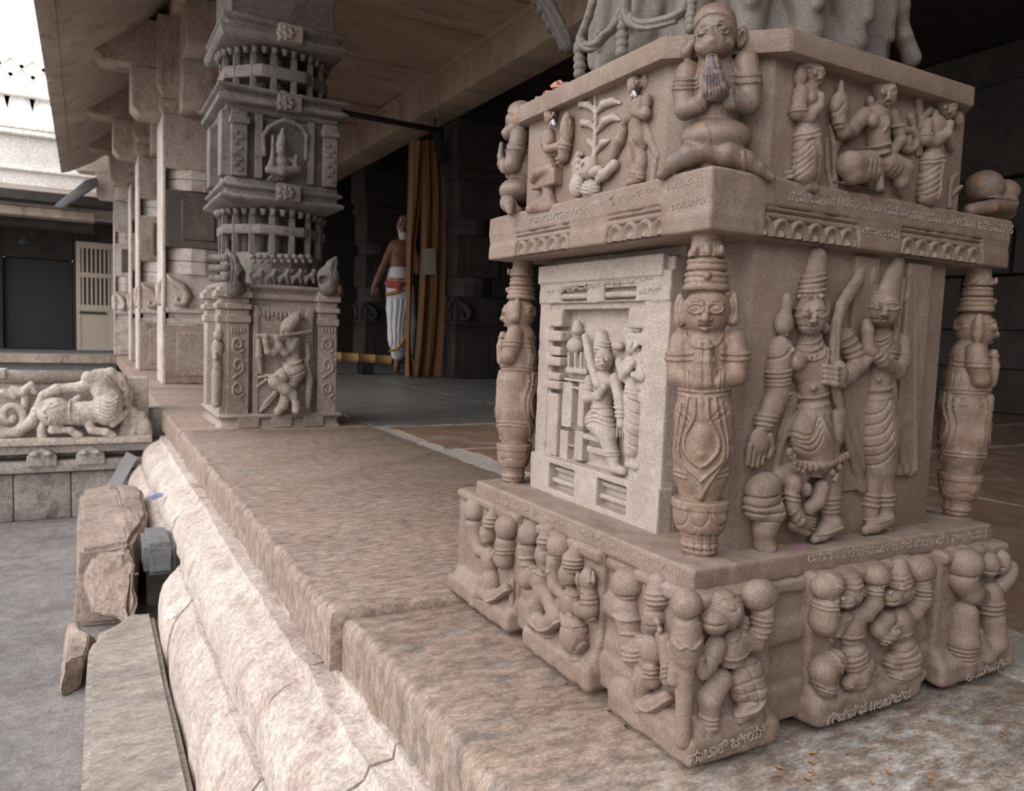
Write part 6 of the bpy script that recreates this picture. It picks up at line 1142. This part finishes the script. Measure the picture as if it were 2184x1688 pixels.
V.l([(598, 772), (622, 778), (650, 766)], 3, -2.5); V.l([(598, 790), (620, 802), (654, 786)], 2.5, 2); V.l([(604, 784), (618, 812), (640, 818)], 2.5, 2)
V.c([(552, 726, 8, 5), (553, 760, 8, 8), (556, 795, 6, 4)], 3); V.c([(595, 800, 10, 3), (570, 800, 6, 3.5), (552, 806, 4, 3)], 2); V.c([(595, 806, 10, 3), (568, 810, 6, 3.5), (548, 826, 3, 3)], 2); V.l([(585, 800), (556, 806)], 2, -2, 10); V.c([(588, 838, 4, 7), (570, 860, 4, 7), (556, 877, 3, 4)], 3); V.l([(584, 846), (562, 870)], 2, 1.5, 8); V.c([(652, 770, 8, 6), (660, 810, 8, 8), (656, 868, 6, 7)], 4); V.c([(655, 735, 6, 6), (658, 765, 6, 6)], 3)
V.mesh('flute_player', M['far'], FARP)
V = Vol(Fr((fx - .255, 0), (1, 0)), 446, 700, 484, 890, .02, .06, .004, .0006); V.w0 = 20
V.e(466, 715, 14, 8, 12, 10); V.e(466, 740, 12, 11, 20, 12, 0, 4); V.c([(466, 760, 12, 9), (464, 800, 12, 11), (462, 860, 12, 10)], 4); V.c([(456, 735, 16, 5), (460, 765, 20, 5)], 3); V.mesh('side_figure', M['far'], FARP)
fsq('die_cap', [(.232, 642), (.240, 638), (.240, 630), (.222, 626), (.222, 622), (.246, 617), (.246, 608)])
# drum frieze and corner horns
MB().lathe((fx, fy, 0), [(.215, FZ(622)), (.235, FZ(616)), (.235, FZ(608)), (.220, FZ(606)), (.220, FZ(540)), (.205, FZ(538))], 16, math.pi / 16).build('frieze_drum', M['far_dark'], FARP)
V = Vol(FFP, 528, 535, 668, 612, .02, .05, .0034, .0008)
for i in range(9): x = 538 + i * 15; V.e(x, 548, -4, 7, 6, 6, 0, 2); V.e(x + 4, 558, -4, 5, 5, 6, 0, 2)
for i in range(5):
    x = 540 + i * 28; V.c([(x, 604, -4, 3), (x + 4, 592, -2, 5), (x + 14, 588, -2, 6), (x + 18, 604, -4, 3)], 2); V.c([(x + 14, 588, -2, 5), (x + 18, 578, 0, 5)], 2); V.c([(x - 2, 598, -4, 3), (x - 6, 585, -4, 3), (x, 578, -4, 3)], 1.5)
V.mesh('frieze_row', M['far_dark'], FARP)['kind'] = 'stuff'
for q, xx in ((-1, 482), (1, 700)):
    V = Vol(FFP, xx - 40, 525, xx + 45, 626, .02, .06, .0036, .0006); V.w0 = 16
    if q > 0: V.c([(716, 552, 10, 5), (708, 566, 12, 12), (700, 590, 12, 22), (700, 612, 12, 20)], 4); V.e(690, 598, 24, 9, 10, 14, 0, 2, True); [V.l([(716 - k, 556 + k), (706 + k, 580), (712 + k, 606)], 2, 1.8) for k in (0, 6)]
    else: V.c([(486, 536, 10, 5), (492, 556, 12, 16), (498, 585, 12, 24), (500, 612, 12, 22)], 4); V.e(516, 592, 24, 10, 13, 14, 0, 2, True); [V.l([(486 + k, 540 + k), (490 + k, 570), (486 + k, 604)], 2, 1.8) for k in (0, 7)]
    V.mesh('corner_horn', M['far_dark'], FARP)
V = Vol(Fr((fx - .25, 0), (1, 0)), 448, 535, 486, 622, .03, .05, .004, .001)
for i in range(6):
    for j in range(3): V.e(452 + i * 6, 550 + j * 22, 4, 5, 8, 8, 0, 2)
V.mesh('side_frieze', M['far_dark'], FARP)['kind'] = 'stuff'
# two colonnades of slender posts round a fluted core
def colonnade(y0, y1, yb0, yb1):
    MB().lathe((fx, fy, 0), [(.135, FZ(y1)), (.135, FZ(y0))], 32).build('fluted_core', M['far_dark'], FARP, smooth=False)
    R = .225
    for k in range(16):
        t = k * math.pi / 8 + math.pi / 16; c, s = math.cos(t) * R * .96, math.sin(t) * R * .96; MB().box(fx + c - .011, fx + c + .011, fy + s - .011, fy + s + .011, FZ(y1), FZ(y0)).build('colonette', M['far_dark'], FARP)
    for k in range(12): t = k * math.pi / 6; MB().tube([(fx + math.cos(t) * .135, fy + math.sin(t) * .135, FZ(y1)), (fx + math.cos(t) * .135, fy + math.sin(t) * .135, FZ(y0))], .022, 8).build('flute', M['far_dark'], FARP, smooth=True)
    o = MB().lathe((fx, fy, 0), [(R * .93, FZ(yb1)), (R * 1.08, FZ(yb1)), (R * 1.08, FZ(yb0)), (R * .93, FZ(yb0))], 8, math.pi / 8); o.build('ring_band', M['far_dark'], FARP, .003, seg=1)
colonnade(440, 542, 480, 500); colonnade(98, 200, 138, 164)
def fringe(y, r=.235):
    for k in range(36): t = k * math.pi / 18; MB().tube([(fx + math.cos(t) * r, fy + math.sin(t) * r, FZ(y)), (fx + math.cos(t) * (r - .006), fy + math.sin(t) * (r - .006), FZ(y + 14))], [.016, .010], 6).build('fringe_leaf', M['far_dark'], FARP, smooth=True)
def fcorn(n, prof): MB().square((fx, fy, 0), [(r, FZ(y)) for r, y in prof]).build(n, M['far_dark'], FARP, .003, seg=1)
fcorn('cornice', [(.205, 446), (.225, 440), (.262, 432), (.262, 424), (.236, 420), (.236, 412), (.255, 408), (.255, 402), (.238, 398), (.238, 388), (.225, 384)])
fcorn('cornice', [(.225, 250), (.235, 244), (.235, 236), (.268, 232), (.272, 222), (.255, 216), (.240, 210), (.272, 204), (.276, 198), (.215, 195)])
fcorn('cornice', [(.205, 100), (.250, 94), (.262, 82), (.262, 74), (.236, 70), (.236, 60), (.255, 54), (.255, 46), (.215, 40), (.215, -60)])
fringe(446); fringe(190); fringe(100)
for ya, yb in ((393, 430), (203, 238), (52, 90)):
    o = MB().box(FX(584), FX(634), YF - .03, YF + .06, FZ(yb), FZ(ya)).build('rosette_block', M['far'] if ya < 60 else M['far_dark'], FARP, .004, seg=1)
    V = Vol(Fr((0, YF - .03), (0, 1)), 582, ya - 2, 636, yb + 2, .004, .02, .003, .0004); cyy = (ya + yb) / 2
    for k in range(8): t = k * math.pi / 4; V.e(609 + 14 * math.cos(t), cyy + 11 * math.sin(t), 2, 6, 5, 5, 0, 1)
    V.e(609, cyy, 2, 7, 6, 6); V.mesh('rosette', M['far'] if ya < 60 else M['far_dark'], FARP)
fsq('upper_die', [(.215, 386), (.215, 248)], 'far_dark')
for a, b in ((490, 524), (682, 712), (540, 556), (650, 664)):
    MB().box(FX(a), FX(b), YF - .004, YF + .06, FZ(386), FZ(250)).build('pilaster', M['far_dark'], FARP, .003, seg=1)
    if b - a > 20: MB().box(FX(a) - .008, FX(b) + .008, YF - .018, YF + .06, FZ(278), FZ(262)).build('pilaster_capital', M['far_dark'], FARP, .004, seg=1); [MB().box(FX(a + 4 + 9 * (k % 2)), FX(a + 12 + 9 * (k % 2)), YF - .012, YF + .02, FZ(300 + k * 11), FZ(292 + k * 11)).build('carved_stud', M['far_dark'], FARP) for k in range(8)]
for yy in (YF + .02, YF + .36): MB().box(fx - .256, fx - .2, yy, yy + .09, FZ(386), FZ(250)).build('pilaster', M['far_dark'], FARP, .003, seg=1)
V = Vol(FFP, 545, 252, 665, 392, .02, .07, .0034, .0006); V.w0 = 16
aa = [(564, 330, 0, 5), (562, 290, 2, 5), (574, 272, 4, 5), (592, 262, 4, 5), (608, 258, 4, 6), (626, 262, 4, 5), (644, 272, 4, 5), (654, 290, 2, 5), (652, 340, 0, 5)]; V.c(aa, 2)
V.c([(604, 276, 8, 4), (602, 296, 10, 9), (600, 312, 10, 12)], 3); V.e(600, 324, 14, 11, 11, 11, 0, 3); V.e(602, 346, 10, 15, 16, 12, 0, 4); V.c([(588, 340, 10, 6), (578, 352, 14, 6), (582, 332, 14, 5), (582, 290, 6, 3)], 3); V.c([(618, 340, 10, 6), (630, 350, 12, 5), (632, 334, 12, 5)], 3); V.c([(574, 362, 10, 9), (602, 366, 16, 10), (636, 362, 10, 9)], 4); V.b(570, 370, 650, 380, -6, 12, 2, 2)
for k in range(4): V.c([(572 + k * 9, 384, 4, 3), (584 + k * 9, 372, 10, 3)], 1)
V.mesh('seated_deity', M['far_dark'], FARP)
# ------------------------------------------------------------------ dry leaves and litter
leafm = plain('dry_leaf', (.22, .09, .035), .7); leafd = plain('dark_leaf', (.07, .04, .025), .8); flake = plain('orange_flake', (.46, .22, .07), .7)
def litter(px, py, r, mat, label, sd, z=0.0):
    R = random.Random(sd); p = pz(px, py, z); n = 7; v = []; rows = []
    for i in range(n):
        t = i / (n - 1); w = r * .42 * math.sin(math.pi * (.06 + .88 * t)) ; rows.append((r * (2 * t - 1), w))
    for s in (0, 1):
        for x, w in rows:
            for q in (-1, 0, 1): v.append((x, q * w, .0008 + abs(q) * w * .5 + r * .14 * (x / r) ** 2 + s * .0007))
    f = []
    for i in range(n - 1):
        for q in range(2): a = i * 3 + q; f += [(a, a + 1, a + 4, a + 3), (n * 3 + a + 3, n * 3 + a + 4, n * 3 + a + 1, n * 3 + a)]
    o = MB().add(v, f).build('dry_leaf', mat, None, smooth=True); o.location = (p[0], p[1], z); o.rotation_euler = (0, 0, R.uniform(0, 6)); tag(o, label, 'leaf')
litter(1060, 1372, .009, leafm, 'brown curled dry leaf tucked under the left base block', 1, -.012); litter(1125, 1412, .008, leafd, 'small dark dry leaf beside the base gap left of the middle block', 2, -.012)
GL = 'orange flakes on the floor right of the pillar'
for i in range(26):
    x, y = random.uniform(1660, 2170), random.uniform(1540, 1675)
    if y < 1640 - (x - 1460) * .27 + 40: y = 1640 - (x - 1460) * .27 + 45 + random.uniform(0, 60)
    if y > 1686: continue
    litter(x, y, random.uniform(.002, .0048), flake, 'tiny orange flake on the grey floor right of the near pillar', 30 + i, -.008); bpy.context.scene.collection.objects[-1]['group'] = GL
for x, y, lb in ((1335, 1553, 'black twig scrap by the near base corner'), (1210, 1462, 'dark twig under the middle left base block'), (1300, 1520, 'dark crumb left of the corner base block')): litter(x, y, .004, leafd, lb, x, -.006)
litter(462, 908, .018, flake, 'yellowish leaf scrap at the foot of the far pillar', 9)
# pale mortar and lime stain on the near floor by the base
